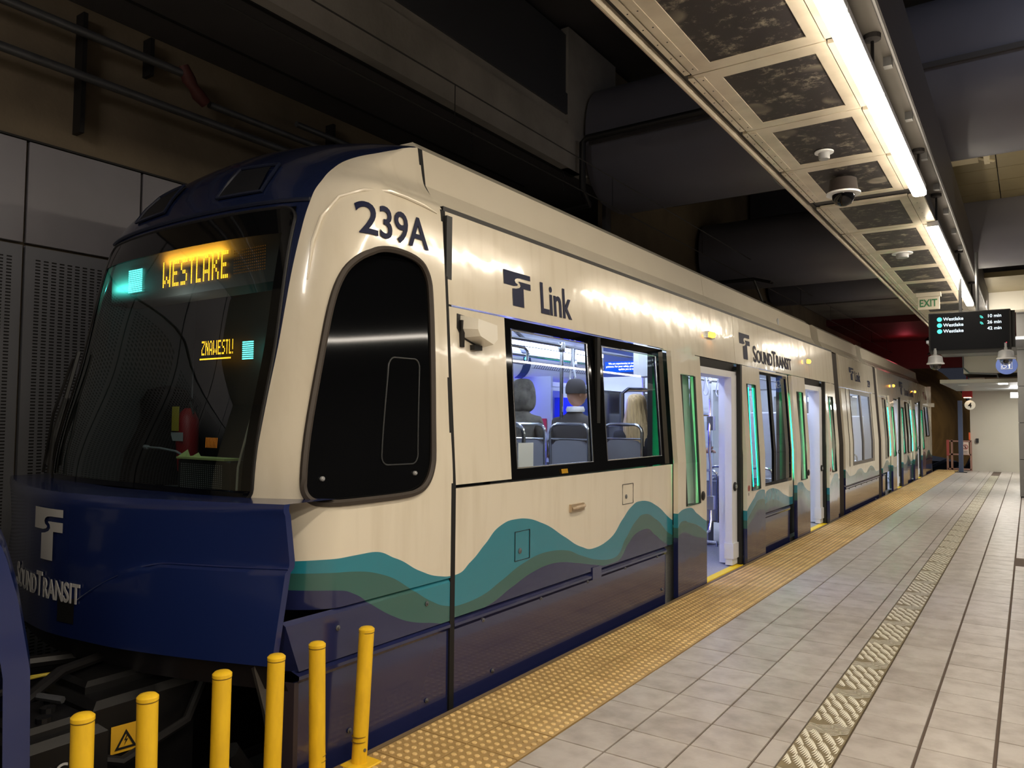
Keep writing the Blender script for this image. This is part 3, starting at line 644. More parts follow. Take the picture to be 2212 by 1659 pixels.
# doorways: white reveal, rubber edge, yellow sill
m_sill = mat('sill_yellow', rgb(250, 214, 40), .4)
for y0, y1 in ((7.35, 8.62), (11.67, 12.94), (20.50, 21.62), (24.70, 25.86)):
    dw = thing('doorway', (-2.8, (y0+y1)/2, -.02), parent=T)
    obj('door_post', MB().box(-2.84, -2.76, y1-.21, y1-.035, .0, 2.13).box(-2.85, -2.745, y1-.22, y1-.03, .07, .24).box(-2.95, -2.84, y1-.09, y1-.035, 0, 2.13), m_white, dw)
    obj('near_post', MB().box(-2.84, -2.75, y0, y0+.04, .0, 2.13), m_white, dw)
    obj('door_header', MB().box(-2.98, -2.77, y0, y1, 2.10, 2.17), m_white, dw)
    obj('door_gear', MB().box(-3.0, -2.80, y0, y1, 2.17, 2.27).lathe([(.04, 0), (.04, .3)], (-2.9, (y0+y1)/2, 2.2), 10, 'y'), m_black, dw)
    obj('door_seal', MB().box(-2.76, -2.715, y1-.03, y1+.03, -.1, 2.26), m_dark, dw)
    obj('seal_strip', MB().tube([(-2.74, y1-.02, .02), (-2.74, y1-.02, 2.2)], .008, 6), m_chrome, dw)
    obj('sill', MB().box(-2.79, -2.705, y0, y1, -.05, -.012), m_sill, dw)
    obj('sill_step', MB().box(-2.70, -2.655, y0, y1, -.06, -.025), mat('sill_step_yellow', rgb(214, 176, 82), .5), dw)
    obj('inner_button', MB().lathe([(.05, 0), (.05, .012), (.034, .018), (.012, .02)], (-2.76, y1-.12, .87), 20, 'x'), m_dark, dw)
    obj('button_cap', MB().lathe([(.026, 0), (.026, .012)], (-2.745, y1-.12, .87), 16, 'x'), m_chrome, dw)
    obj('grab_handle', MB().tube([(-3.02, y1-.35, .35), (-3.02, y1-.22, .36), (-3.02, y1-.16, .48), (-3.02, y1-.16, 1.1), (-3.02, y1-.2, 1.25), (-3.02, y1-.2, 1.5), (-3.02, y1-.17, 1.65), (-3.02, y1-.17, 1.85)], .017, 8).box(-3.05, -2.98, y1-.2, y1-.12, 1.5, 1.66).box(-3.05, -2.98, y1-.2, y1-.12, .6, .75), m_chrome, dw, smooth=True)
    # glazed screen beside the door
    obj('draught_screen', MB().add([(-3.4, y1+.03, .35), (-3.05, y1+.03, .35), (-3.05, y1+.03, 1.6), (-3.4, y1+.03, 1.6)], [(0, 1, 2, 3)]), m_glass, dw)
    obj('screen_rail', MB().tube([(-3.02, y1+.03, .15), (-3.02, y1+.03, .2), (-3.45, y1+.03, .2), (-3.5, y1+.03, .3), (-3.5, y1+.03, 1.55), (-3.42, y1+.03, 1.68), (-3.1, y1+.03, 1.68)], .016, 8), m_chrome, dw, smooth=True)

# --- articulations
for y0, y1 in ((14.03, 14.53), (18.20, 18.70)):
    mb = MB(); zs = [-.25, 1.22, 2.83, 2.915, 3.009, 3.20]
    n = 5
    for k in range(n):
        a = y0+(y1-y0)*k/n; b = y0+(y1-y0)*(k+.5)/n; c = y0+(y1-y0)*(k+1)/n
        for y, yy, o0, o1 in ((a, b, -.03, .0), (b, c, .0, -.03)):
            for i in range(len(zs)-1):
                mb.add([(xside(zs[i])+o0-.02, y, zs[i]), (xside(zs[i])+o1-.02, yy, zs[i]), (xside(zs[i+1])+o1-.02, yy, zs[i+1]), (xside(zs[i+1])+o0-.02, y, zs[i+1])], [(0, 1, 2, 3)])
    obj('articulation_bellows', mb, mat('bellows', rgb(52, 46, 42), .5), T, recalc=False)
# --- middle section
side_panel('cantrail_panel', 14.55, 18.20, 2.245, 2.85, lv_c)
side_panel('body_panel', 14.55, 18.20, .475, 2.235, lv_c, holes=[(15.36, 17.56, .80, 2.215)])
wm = side_panel('window_frame', 15.37, 17.55, .79, 2.225, mat('window_frame_grey', rgb(90, 84, 78), .35), holes=[(15.43, 16.38, .86, 2.15), (16.50, 17.48, .86, 2.15)], off=-.008, th=.03)
for a, b in ((15.43, 16.38), (16.50, 17.48)): pane(a, b, .86, 2.15, -.02, wm)
for y in (14.95, 15.3, 17.6): obj('panel_joint', MB().tube([(-2.717, y, .8), (-2.717, y, 1.22), (xside(2.24)+.003, y, 2.24)], .005, 4), m_dark, T)
skm = skirt(14.55, 18.20); bolts([(14.9, .4), (15.5, .4), (16.1, .4), (16.7, .4), (17.3, .4), (17.9, .4), (15.1, -.02), (17.8, -.02)], parent=skm)
roof('roof_fairing', 13.76, 17.26); roof('roof_fairing', 17.82, 27.6)
emblem('emblem', lambda u, v, w: (xside(2.64+v)+w, 15.45+u, 2.66+v), m_text, T, .45, .24)
text('line_lettering', 'Link', on_side(16.0, 2.42), m_text, T, h=.2, xs=1.2, weight=.02)
text('fleet_number', '239', on_side(17.35, 2.36), m_text, T, h=.14, xs=1.1, weight=.02)
# --- rear section
upD = side_panel('cantrail_panel', 18.72, 29.2, 2.215, 2.85, lv_d)
side_panel('body_panel', 18.72, 19.86, .475, 2.205, lv_d, holes=[(19.1, 19.7, .78, 2.18)])
wd1 = side_panel('window_frame', 19.09, 19.71, .77, 2.19, m_gloss, holes=[(19.13, 19.67, .81, 2.15)], off=-.008, th=.03)
pane(19.13, 19.67, .81, 2.15, -.02, wd1)
leaf(19.87, 20.49, (20.02, 20.36, .8, 2.0), [], lv_d, True)
leaf(21.62, 22.42, (21.75, 22.15, .8, 2.02), [21.66+.12, 22.05], lv_d, False)
side_panel('body_panel', 22.44, 23.98, .475, 2.205, lv_d, holes=[(22.5, 23.9, .78, 2.18)])
wd2 = side_panel('window_frame', 22.49, 23.91, .77, 2.19, m_gloss, holes=[(22.54, 23.15, .81, 2.15), (23.25, 23.86, .81, 2.15)], off=-.008, th=.03)
for a, b in ((22.54, 23.15), (23.25, 23.86)): pane(a, b, .81, 2.15, -.02, wd2)
leaf(24.0, 24.69, (24.15, 24.5, .8, 2.0), [], lv_d, True)
leaf(25.88, 26.70, (26.0, 26.4, .8, 2.02), [26.03, 26.36], lv_d, False)
side_panel('body_panel', 26.72, 29.2, .475, 2.205, lv_d, holes=[(26.95, 28.65, 1.17, 2.17)])
wd3 = side_panel('window_frame', 26.94, 28.66, 1.16, 2.18, m_gloss, holes=[(27.0, 27.75, 1.2, 2.14), (27.85, 28.6, 1.2, 2.14)], off=-.008, th=.03)
for a, b in ((27.0, 27.75), (27.85, 28.6)): pane(a, b, 1.2, 2.14, -.02, wd3)
skirt(18.72, 19.1); skirt(22.44, 23.8); skirt(26.72, 29.2)
obj('panel_backing', MB().box(-2.93, -2.885, 18.72, 19.86, -.2, .78), m_black, T)
obj('panel_backing', MB().box(-2.93, -2.885, 22.4, 24.0, -.2, .78), m_black, T)
obj('panel_backing', MB().box(-2.93, -2.885, 26.7, 29.2, -.2, 1.1), m_black, T)
obj('panel_backing', MB().box(-2.93, -2.885, 19.8, 20.5, -.2, 2.2), m_black, T)
obj('panel_backing', MB().box(-2.93, -2.885, 21.62, 22.46, -.2, 2.2), m_black, T)
obj('panel_backing', MB().box(-2.93, -2.885, 23.95, 24.7, -.2, 2.2), m_black, T)
obj('panel_backing', MB().box(-2.93, -2.885, 25.86, 26.75, -.2, 2.2), m_black, T)
emblem('emblem', lambda u, v, w: (xside(2.64+v)+w, 22.2+u, 2.70+v), m_text, upD, .6, .34)
smallcaps('operator_lettering', on_side(23.1, 2.36), m_text, upD, .16, 1.15)
emblem('emblem', lambda u, v, w: (xside(2.64+v)+w, 27.6+u, 2.62+v), mat('reddish_lettering', rgb(110, 40, 46), .4), upD, .35, .22)
text('line_lettering', 'Link', on_side(28.1, 2.38), _M['reddish_lettering'], upD, h=.18, xs=.9, weight=.02)
obj('tail_wall', MB().box(-5.36, -2.73, 29.16, 29.2, -.2, 2.85), m_cream, T)
obj('tail_camera', MB().box(-2.80, -2.62, 28.95, 29.1, 2.15, 2.28), m_cream, T)
# far side, floor and ceilings of the saloon
m_iwall = mat('saloon_wall', rgb(205, 208, 214), .4); m_ifloor = mat('saloon_floor', rgb(150, 150, 148), .5, noise=.6, nscale=90, c2=rgb(190, 190, 195))
side_l = MB()
for a, b in ((3.42, 14.02), (14.55, 18.2), (18.72, 29.16)): side_l.box(-5.37, -5.33, a, b, -.25, .8).box(-5.37, -5.29, a, b, 2.2, 2.85)
ys = [3.42, 4.0, 5.1, 5.4, 6.4, 7.3, 8.6, 9.4, 10.9, 11.7, 12.9, 14.02]
for i in range(0, 12, 2): side_l.box(-5.37, -5.31, ys[i], ys[i+1], .8, 2.2)
for a, b in ((14.55, 15.4), (17.5, 18.2), (18.72, 19.1), (19.7, 20.5), (21.6, 22.5), (23.9, 24.7), (25.9, 26.9), (28.6, 29.16)): side_l.box(-5.37, -5.31, a, b, .8, 2.2)
obj('far_side_wall', side_l, m_iwall, T)
obj('far_windows', MB().box(-5.352, -5.348, 3.5, 14.0, .78, 2.22).box(-5.352, -5.348, 14.6, 29.1, .78, 2.22), mat('dark_window', rgb(14, 16, 34), .08, coat=1), T)
obj('saloon_floor', MB().box(-5.33, -2.79, 6.95, 29.1, -.1, -.015), m_ifloor, T)
obj('raised_floor', MB().box(-5.33, -2.79, 3.45, 6.95, -.1, .60), m_ifloor, T)
obj('floor_step', MB().box(-4.5, -3.6, 6.95, 7.22, -.015, .22).box(-4.5, -3.6, 6.95, 7.08, .22, .42), m_sill, T)
m_iceil = mat('saloon_ceiling', rgb(225, 228, 235), .45)
obj('saloon_ceiling', MB().box(-5.33, -2.86, 3.45, 14.0, 2.50, 2.56).box(-5.33, -2.86, 14.6, 18.2, 2.50, 2.56).box(-5.33, -2.86, 18.75, 29.1, 2.50, 2.56), m_iceil, T)
for y0 in (14.0, 18.18):
    for nm_g, bx in (('gangway_wall', (-5.3, -4.95, y0, y0+.56, 0, 2.5)), ('gangway_wall', (-3.15, -2.85, y0, y0+.56, 0, 2.5)), ('gangway_ceiling', (-4.95, -3.15, y0, y0+.56, 2.2, 2.5))):
        obj(nm_g, MB().box(*bx), m_iwall, T)
for y0 in (11.35, 12.98, 15.1, 17.8, 22.6, 27.0):
    obj('white_partition', MB().bevbox(-3.45, -2.95, y0, y0+.05, 0, 1.75, .02), m_white, T)
obj('cab_bulkhead', MB().box(-5.3, -2.80, 3.40, 3.45, -.1, 2.8), mat('cab_bulkhead_dark', rgb(38, 40, 42), .5), T)
obj('cove_panel', MB().grid(lambda a, b: (-5.30+.30*(1-math.cos(b))+.0, a, 2.06+.42*math.sin(b)), list(np.linspace(7.0, 14, 5)), list(np.linspace(0, math.pi/2, 8))), m_white, T, smooth=True)
m_tl = emat('saloon_light', rgb(214, 226, 255), TRAIN_LAMP)
sl = MB()
for a, b in ((3.6, 13.9), (14.7, 18.1), (18.9, 29.0)): sl.box(-4.85, -4.77, a, b, 2.47, 2.495).box(-3.32, -3.24, a, b, 2.47, 2.495)
obj('saloon_light_strip', sl, m_tl, T)
# --- blue front shroud (bumper mask)
def maskpt(a, z, o=0.0, m=1, c=1.84):
    """a in -1..1 across, z .53..1.22"""
    t = a; w = 1.335+.0*z
    edge = float(np.interp(z, [.45, .53, .96, 1.17, 1.22], [-.045, -.035, .035, .005, -.03]))
    arch = .93-.9*max(0, (.6-t))**1.6
    q_ = min(max((t-.16)/.3, 0), 1); step = .016*q_*q_*(3-2*q_) if z < arch else 0
    yy = c+edge*abs(t)**3+(.355-.0)*abs(t)**1.7-step-o
    top = max(0, (z-1.17)/.05); yy += .03*top*top
    x = XC+t*w
    return (x, yy if m > 0 else -yy, z)
AA = [math.copysign(1-(1-abs(v))**1.3, v) for v in np.linspace(-1, 1, 61)]
ZM = sorted(set([round(float(v), 4) for v in np.linspace(.53, 1.22, 42)]))
mk = MB().grid(maskpt, AA, ZM)
# ledge and returns at the back edge
mk.grid(lambda a, z: (maskpt(a, 1.22)[0], maskpt(a, 1.22)[1]+z, 1.22), AA, [0, .4*.3, .30])
for s in (1, -1): mk.grid(lambda b, z, s=s: (maskpt(s, z)[0]-s*.0, maskpt(s, z)[1]+b, z), [0, .03], ZM)
mask = obj('front_shroud', mk, m_blue, T, smooth=True)
obj('shroud_lower_edge', MB().grid(lambda a, z: (maskpt(a, .53)[0], maskpt(a, .53)[1]+.03+(.53-z)*.5, z), AA, [.40, .44, .48, .53]), mat('shroud_grey', rgb(34, 32, 36), .5), T, smooth=True)
arc = [maskpt(t, (.93-.9*max(0, (.6-t))**1.6)+.004, .002) for t in np.linspace(.19, 1.0, 34)]
obj('shroud_crease', MB().tube(arc, .006, 6), m_blue, mask, smooth=True)
def on_mask(x0, z0, o=.006, sx=1):
    def fn(u, v, w):
        x = x0+u*sx; t = max(-1, min(1, (x-XC)/1.335)); z = z0+v
        p = maskpt(t, z, o+w+(.0)); return p
    return fn
emblem('emblem', lambda u, v, w: on_mask(XC-.175, 1.14)(u-.10*v*-1*.0+.0, v, w), m_textw, mask, .30, .255)
smallcaps('operator_lettering', on_mask(-4.53, .70), m_textw, mask, .098, .72, .022, fine=2)
obj('lamp_recess', MB().grid(lambda a, z: maskpt(a, z, .004), list(np.linspace(.07, .17, 6)), list(np.linspace(.60, .72, 6))), m_black, mask)
# roof grilles on the blue hood
for s in (1, -1):
    gr = MB().grid(lambda a, z: nose(a, z, .010), sorted([s*v for v in np.linspace(.14, .34, 8)]), list(np.linspace(2.80, 2.95, 7)))
    go = obj('roof_grille', gr, mat('grille_black', rgb(16, 18, 24), .5), T)
    obj('grille_rim', ring_tube([(s*.14, 2.80), (s*.36, 2.80), (s*.38, 2.96), (s*.17, 2.96)], .012, .010), mat('hood_dark_trim', rgb(26, 32, 52), .35), go, smooth=True)
obj('hood_lower_band', MB().tube([nose(a, 2.735, .006) for a in np.linspace(-.62, .62, 40)], .012, 6), mat('hood_dark_trim', rgb(26, 32, 52), .35), T, smooth=True)
# wiper on the left pillar
obj('wiper', MB().tube([nose(-.60, 1.25, .05), nose(-.58, 1.6, .07), nose(-.56, 1.95, .06)], .010, 6).tube([nose(-.48, 1.25, .05), nose(-.5, 1.5, .06), nose(-.52, 1.7, .05)], .012, 6).tube([nose(-.545, 1.3, .045), nose(-.535, 2.0, .045)], .014, 5), m_dark, T)
obj('mirror_arm', MB().tube([nose(-.95, 1.3, .10), nose(-.95, 1.7, .11)], .02, 6).tube([nose(-.9, 1.7, .02), nose(-.95, 1.7, .12)], .012, 6), m_dark, T)
# destination sign behind the windscreen
m_orange = emat('amber_matrix', rgb(255, 170, 30), 7.0); m_tealed = emat('teal_matrix', rgb(90, 255, 235), 5.0)
sign = thing('destination_sign', (XC, 2.62, 2.3), parent=T)
SY = 2.60
obj('sign_housing', MB().box(-5.02, -3.25, SY+.01, SY+.2, 2.34, 2.71), mat('sign_board', rgb(64, 60, 56), .6), sign)
l_, r_ = aty(352, 586, SY), aty(494, 548, SY)
FONT5 = {'W': ['10001', '10001', '10001', '10001', '10101', '11011', '10001'], 'E': ['1111', '1000', '1000', '1110', '1000', '1000', '1111'], 'S': ['0111', '1000', '1000', '0110', '0001', '0001', '1110'], 'T': ['111', '010', '010', '010', '010', '010', '010'],
         'L': ['100', '100', '100', '100', '100', '100', '111'], 'A': ['0110', '1001', '1001', '1001', '1111', '1001', '1001'], 'K': ['1001', '1001', '1010', '1100', '1010', '1001', '1001'], 'Z': ['1111', '0001', '0010', '0100', '1000', '1000', '1111'],
         'N': ['1001', '1101', '1101', '1011', '1011', '1001', '1001'], 'U': ['1001', '1001', '1001', '1001', '1001', '1001', '0110'], '!': ['1', '1', '1', '1', '1', '0', '1'], '1': ['010', '110', '010', '010', '010', '010', '111']}
def matrix_text(name, s, x0, x1, z0, z1, y, m, parent, sub=3, mirror=False):
    cols = []; 
    for ch in s:
        g = FONT5[ch]
        for i in range(len(g[0])): cols.append([g[r][i] == '1' for r in range(7)])
        cols.append([False]*7)
    cols.pop(); n = len(cols); mb = MB(); cw_ = (x1-x0)/n; rh = (z1-z0)/7
    if mirror: cols = cols[::-1]
    for i, c in enumerate(cols):
        for r in range(7):
            if not c[r]: continue
            for k in range(sub):
                xa = x0+i*cw_+cw_*.1; xb = xa+cw_*.66; zt = z1-(r+k/sub)*rh; zb = zt-rh/sub*.62
                mb.add([(xa, y, zb), (xb, y, zb), (xb, y, zt), (xa, y, zt)], [(0, 1, 2, 3)])
    return obj(name, mb, m, parent)
zt = (l_[2]+r_[2])/2
matrix_text('destination_lettering', 'WESTLAKE', l_[0], r_[0], 2.395, 2.555, SY, m_orange, sign)
q0, q1 = aty(279, 567, SY), aty(307, 606, SY)
sq = MB()
for k in range(12):
    zz = 2.40+k*.0125; sq.add([(q0[0], SY, zz), (q1[0], SY, zz), (q1[0], SY, zz+.008), (q0[0], SY, zz+.008)], [(0, 1, 2, 3)])
obj('route_symbol', sq, m_tealed, sign)
dim = MB(); 
for k in range(9): 
    for i in range(16):
        xx = r_[0]+.05+i*.018; zz = 2.41+k*.016
        dim.add([(xx, SY, zz), (xx+.009, SY, zz), (xx+.009, SY, zz+.006), (xx, SY, zz+.006)], [(0, 1, 2, 3)])
obj('dim_matrix', dim, emat('amber_dim', rgb(150, 90, 20), .35), sign)
# added area lamps stand in for the sign's glow on the header above it
lp = area('sign_amber_glow', (l_[0]+.30, SY-.035, 2.56), (math.radians(125), 0, 0), .6, .02, 8, (1, .42, .03))
lp2 = area('sign_teal_glow', (q0[0]-.12, SY-.035, 2.44), (math.radians(115), 0, 0), .34, .02, 3, (.1, 1, .85))
point('cab_fill', (-4.2, 2.5, 2.25), 4, (.85, 1, .95), .05)  # added fill to brighten the desk; no lamp fitting stands here
# driver's desk and what stands on it
desk = thing('driver_desk', (XC, 2.7, 1.1), parent=T)
obj('desk_top', MB().box(-5.15, -2.95, 2.55, 3.1, 1.0, 1.13), mat('desk_grey', rgb(64, 74, 76), .5), desk)
m_sp = mat('speaker_black', rgb(26, 26, 28), .5)
DY = 2.62
pa, pb, pc = aty(386, 990, DY), aty(488, 990, DY), aty(386, 1062, DY)
obj('speaker_box', MB().bevbox(pa[0], pb[0]+.04, DY, DY+.12, pc[2], pa[2], .01), m_sp, desk)
dots = MB()
nx, nz = 22, 13
for i in range(nx):
    for k in range(nz):
        x = pa[0]+.03+(pb[0]-pa[0]-.05)*i/nx; z = pc[2]+.03+(pa[2]-pc[2]-.05)*k/nz
        dots.add([(x, DY-.002, z), (x+.006, DY-.002, z), (x+.006, DY-.002, z+.005), (x, DY-.002, z+.005)], [(0, 1, 2, 3)])
obj('speaker_holes', dots, mat('speaker_dots', rgb(235, 235, 232), .5), desk)
obj('paper_strip', MB().box(pa[0]-.01, pb[0]+.0, DY-.01, DY+.1, pa[2], pa[2]+.012).add([(pa[0]-.01, DY, pa[2]+.012), (pa[0]+.06, DY+.02, pa[2]+.055), (pa[0]+.12, DY, pa[2]+.012), (pa[0]+.17, DY+.02, pa[2]+.04), (pa[0]+.23, DY, pa[2]+.012)], [(0, 1, 2), (2, 3, 4)]), mat('paper_green', rgb(206, 220, 140), .7), desk)
e0, e1 = aty(305, 876, 3.1), aty(350, 965, 3.1)
gp2 = MB()
for k in range(22):
    for c_ in range(6):
        x = e0[0]+(e1[0]-e0[0])*c_/6; z = e1[2]+(e0[2]-e1[2])*k/22
        gp2.add([(x, 3.1, z), (x+.022, 3.1, z), (x+.022, 3.1, z+.01), (x, 3.1, z+.01)], [(0, 1, 2, 3)])
obj('heater_grille', gp2, mat('grille_blue_grey', rgb(120, 140, 150), .5), desk)
x1_, x2_ = aty(400, 900, 3.1), aty(402, 975, 3.1)
ex = obj('fire_extinguisher', MB().lathe([(.06, x2_[2]-.15), (.075, x2_[2]-.13), (.075, x1_[2]-.02), (.05, x1_[2]+.03), (.02, x1_[2]+.06)], (x1_[0], 3.12, 0), 18), m_red, desk, smooth=True)
obj('extinguisher_tag', MB().box(x1_[0]-.05, x1_[0]+.03, 3.03, 3.035, x1_[2]-.1, x1_[2]+.07), mat('tag_yellow', rgb(190, 170, 50), .6), ex)
obj('extinguisher_label', MB().box(x1_[0]-.07, x1_[0]+.07, 3.04, 3.044, x1_[2]-.17, x1_[2]-.11), m_textw, ex)
obj('extinguisher_lever', MB().tube([(x1_[0], 3.12, x1_[2]+.06), (x1_[0]+.06, 3.1, x1_[2]+.1), (x1_[0]+.1, 3.1, x1_[2]+.02)], .008, 6), m_dark, ex)
mc = [aty(320, 966, 2.8), aty(345, 968, 2.8), aty(380, 975, 2.8), aty(402, 988, 2.8)]
obj('gooseneck_microphone', MB().tube([tuple(p) for p in mc], .008, 6).tube([tuple(mc[0]), tuple(aty(312, 965, 2.8))], .014, 8), m_grayp, desk)
cb = [aty(566, 858, 2.55), aty(548, 885, 2.5), aty(535, 930, 2.48), aty(523, 975, 2.46), aty(514, 1010, 2.45), aty(510, 1075, 2.43)]
obj('white_cable', MB().tube([tuple(p) for p in cb], .006, 6), mat('cable_white', rgb(215, 205, 185), .5), desk)
# driver's seat, rear glass of the cab with the sign's reflection put in as glowing dots
seat_d = thing('driver_seat', (-4.6, 3.0, .6), parent=T)
hd = aty(345, 830, 3.0)
obj('backrest', MB().lathe([(.10, .7), (.26, .8), (.30, 1.1), (.27, 1.35), (.20, 1.5), (.17, 1.62), (.18, 1.72), (.13, 1.8), (.02, 1.83)], (hd[0]-.1, 3.12, 0), 20), mat('seat_black', rgb(8, 8, 9), .9, spec=.1), seat_d, smooth=True)
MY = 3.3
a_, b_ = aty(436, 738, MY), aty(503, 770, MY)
sign_refl = thing('sign_reflection', (a_[0], MY, b_[2]), parent=T)
matrix_text('reflected_lettering', 'ZNAWESTL!', a_[0], b_[0], b_[2]+.02, a_[2], MY, m_orange, sign_refl, 2)
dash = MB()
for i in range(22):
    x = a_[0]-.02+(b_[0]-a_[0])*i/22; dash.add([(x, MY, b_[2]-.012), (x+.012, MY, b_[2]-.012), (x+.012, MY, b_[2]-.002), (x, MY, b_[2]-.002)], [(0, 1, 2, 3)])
obj('reflected_underline', dash, m_orange, sign_refl)
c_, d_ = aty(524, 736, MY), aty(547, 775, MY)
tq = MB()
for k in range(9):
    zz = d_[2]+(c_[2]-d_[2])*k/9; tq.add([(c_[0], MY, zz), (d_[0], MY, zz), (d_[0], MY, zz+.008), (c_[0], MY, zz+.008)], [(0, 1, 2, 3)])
obj('reflected_symbol', tq, m_tealed, sign_refl)
c_, d_ = aty(444, 945, 2.9), aty(470, 968, 2.9)
lpn = MB()
for i in range(9):
    x = c_[0]+(d_[0]-c_[0])*i/9; lpn.add([(x, 2.9, d_[2]), (x+.006, 2.9, d_[2]), (x+.012, 2.9, c_[2]), (x+.004, 2.9, c_[2])], [(0, 1, 2, 3)])
obj('desk_display', lpn, emat('amber_low', rgb(230, 130, 40), .5), desk)

# --- saloon furniture seen through the windows
m_seat = mat('seat_grey', rgb(128, 130, 140), .5); m_seatd = mat('seat_dark', rgb(66, 66, 78), .6); m_seatb = mat('seat_blue', rgb(34, 66, 158), .6)
def seat(x, y, z, w=.42, m=m_seat, group=None, label=None, parent=T, back=None):
    """backrest seen from behind, with its steel hoop"""
    s = thing('passenger_seat', (x, y, z), parent=parent)
    bk = MB(); nn = 9
    for k in range(2):
        pass
    f = lambda a, b: (x+a*w*.46, y-.02*(1-a*a)+(.02 if False else 0), z+.32+b*.50*(1-.10*abs(a)**6))
    bk.grid(f, list(np.linspace(-1, 1, 9)), list(np.linspace(0, 1, 7)))
    bk.grid(lambda a, b: (f(a, b)[0], f(a, b)[1]+.05, f(a, b)[2]), list(np.linspace(-1, 1, 9)), list(np.linspace(0, 1, 7)))
    obj('backrest', bk, m, s, smooth=True)
    obj('cushion', MB().bevbox(x-w*.47, x+w*.47, y+.02, y+.46, z+.30, z+.42, .03), m_seatd, s)
    r = .075; zt = z+.965; hw = w*.5
    P = [(x-hw, y+.01, z+.3), (x-hw, y, zt-r)]+[(x-hw+r-r*math.cos(t), y, zt-r+r*math.sin(t)) for t in (.5, 1.05, 1.57)]+[(x+hw-r+r*math.sin(t), y, zt-r+r*math.cos(t)) for t in (0, .5, 1.05)]+[(x+hw, y, zt-r), (x+hw, y+.01, z+.3)]
    obj('steel_hoop', MB().tube(P, .016, 8).tube([(x-hw, y, z+.83), (x+hw, y, z+.83)], .009, 6), m_chrome, s, smooth=True)
    obj('pedestal', MB().box(x-.05, x+.05, y+.1, y+.3, z, z+.3), m_grayp, s)
    return s
for sx, sy in ((-3.90, 5.95), (-3.44, 5.95), (-3.20, 6.55), (-3.9, 4.9), (-3.44, 4.9), (-5.0, 5.4)):
    seat(sx, sy, .60, .40 if sx != -3.20 else .40)
for sy in (9.6, 10.5, 15.6, 16.6, 22.8, 23.6, 27.2):
    for sx in (-3.1, -3.55, -4.75, -5.1): seat(sx, sy, 0, .42, m_seatb if sx < -4 else m_seat)
# ceiling rails, poles and straps
rail = thing('grab_rail', (-3.6, 8, 2.2), parent=T)
obj('ceiling_rail', MB().tube([(-3.6, 3.6, 2.30), (-3.6, 13.9, 2.30)], .017, 8).tube([(-4.5, 3.6, 2.30), (-4.5, 13.9, 2.30)], .017, 8), m_chrome, rail, smooth=True)
obj('rail_loops', MB().tube([(-3.6, 5.45, 2.30), (-3.75, 5.45, 2.42)], .016, 8).tube([(-3.9, 5.1, 2.30), (-3.9, 5.9, 2.28), (-3.9, 5.95, 2.25), (-3.9, 5.95, 2.16), (-3.9, 5.9, 2.13), (-3.9, 5.1, 2.15)], .014, 8), m_chrome, rail, smooth=True)
for x, y, z0 in ((-3.6, 6.08, 1.5), (-3.6, 7.9, 0), (-4.5, 7.9, 0), (-3.7, 9.3, 0), (-4.4, 12.3, 0), (-3.6, 11.2, 0), (-3.6, 15.5, 0), (-4.4, 17.0, 0), (-3.6, 21, 0), (-3.5, 25.3, 0)):
    obj('pole', MB().tube([(x, y, z0), (x, y, 2.30 if z0 else 2.5)], .018, 8).lathe([(.03, 2.24), (.035, 2.28), (.03, 2.33)], (x, y, 0), 10), m_chrome, rail, smooth=True)
for y in (6.28, 8.2, 8.5, 8.8, 9.9, 10.4):
    x = -3.6; zt = 2.28
    P = [(x, y, zt-.06), (x-.03, y+.02, zt-.2), (x-.045, y+.03, zt-.27), (x-.02, y+.02, zt-.32), (x+.02, y-.01, zt-.32), (x+.045, y-.02, zt-.27), (x+.03, y-.02, zt-.2)]
    obj('hand_strap', MB().tube(P, .010, 6, closed=True).tube([(x, y, zt+.03), (x, y, zt-.08)], .014, 6), m_iwall, rail, smooth=True)
obj('partition_frame', MB().tube([(-4.55, 6.3, .7), (-4.55, 6.3, 1.86), (-4.5, 6.3, 1.90), (-4.1, 6.3, 1.90)], .022, 8).tube([(-3.4, 6.95, .7), (-3.4, 6.95, 1.88), (-3.36, 7.0, 1.92), (-2.95, 7.7, 1.92)], .024, 8).tube([(-4.3, 6.9, 1.30), (-4.15, 6.9, 1.52), (-3.95, 6.9, 1.55), (-3.85, 6.9, 1.2)], .018, 8), m_chrome, rail, smooth=True)
obj('clamp', MB().lathe([(.05, 0), (.05, .04)], (-3.95, 6.88, 1.56), 14, 'y'), m_grayp, rail)
# route diagram on the curved cove, glowing blue strip under it
def cove(v, o=0):   # point on a barrel of radius .22
    t = v; return (-4.92+.20*math.cos(t)+o*math.cos(t), 0, 2.27+.20*math.sin(t)+o*math.sin(t))
rm = MB().grid(lambda a, b: (cove(b)[0], a, cove(b)[2]), [6.9, 7.0, 8.6, 8.95], list(np.linspace(-1.3, 1.5, 12)))
rmo = obj('route_diagram', rm, m_white, T, smooth=True)
ln = MB(); rnd = random.Random(3)
def strip(y0, y1, b, w): ln.grid(lambda a, c: (cove(c, .004)[0], a, cove(c, .004)[2]), [y0, y1], [b, b+w])
strip(7.3, 8.7, -.35, .02); strip(7.9, 8.9, .15, .02)
for i in range(26):
    y = 7.35+i*.05; ln.add([(cove(-.33, .004)[0], y, cove(-.33, .004)[2]), (cove(-.33, .004)[0], y+.014, cove(-.33, .004)[2]), (cove(.0, .004)[0], y+.068, cove(.0, .004)[2]), (cove(.0, .004)[0], y+.06, cove(.0, .004)[2])], [(0, 1, 2, 3)])
for i in range(16):
    y = 7.95+i*.05; ln.add([(cove(.17, .004)[0], y, cove(.17, .004)[2]), (cove(.17, .004)[0], y+.008, cove(.17, .004)[2]), (cove(.45, .004)[0], y+.068, cove(.45, .004)[2]), (cove(.45, .004)[0], y+.06, cove(.45, .004)[2])], [(0, 1, 2, 3)])
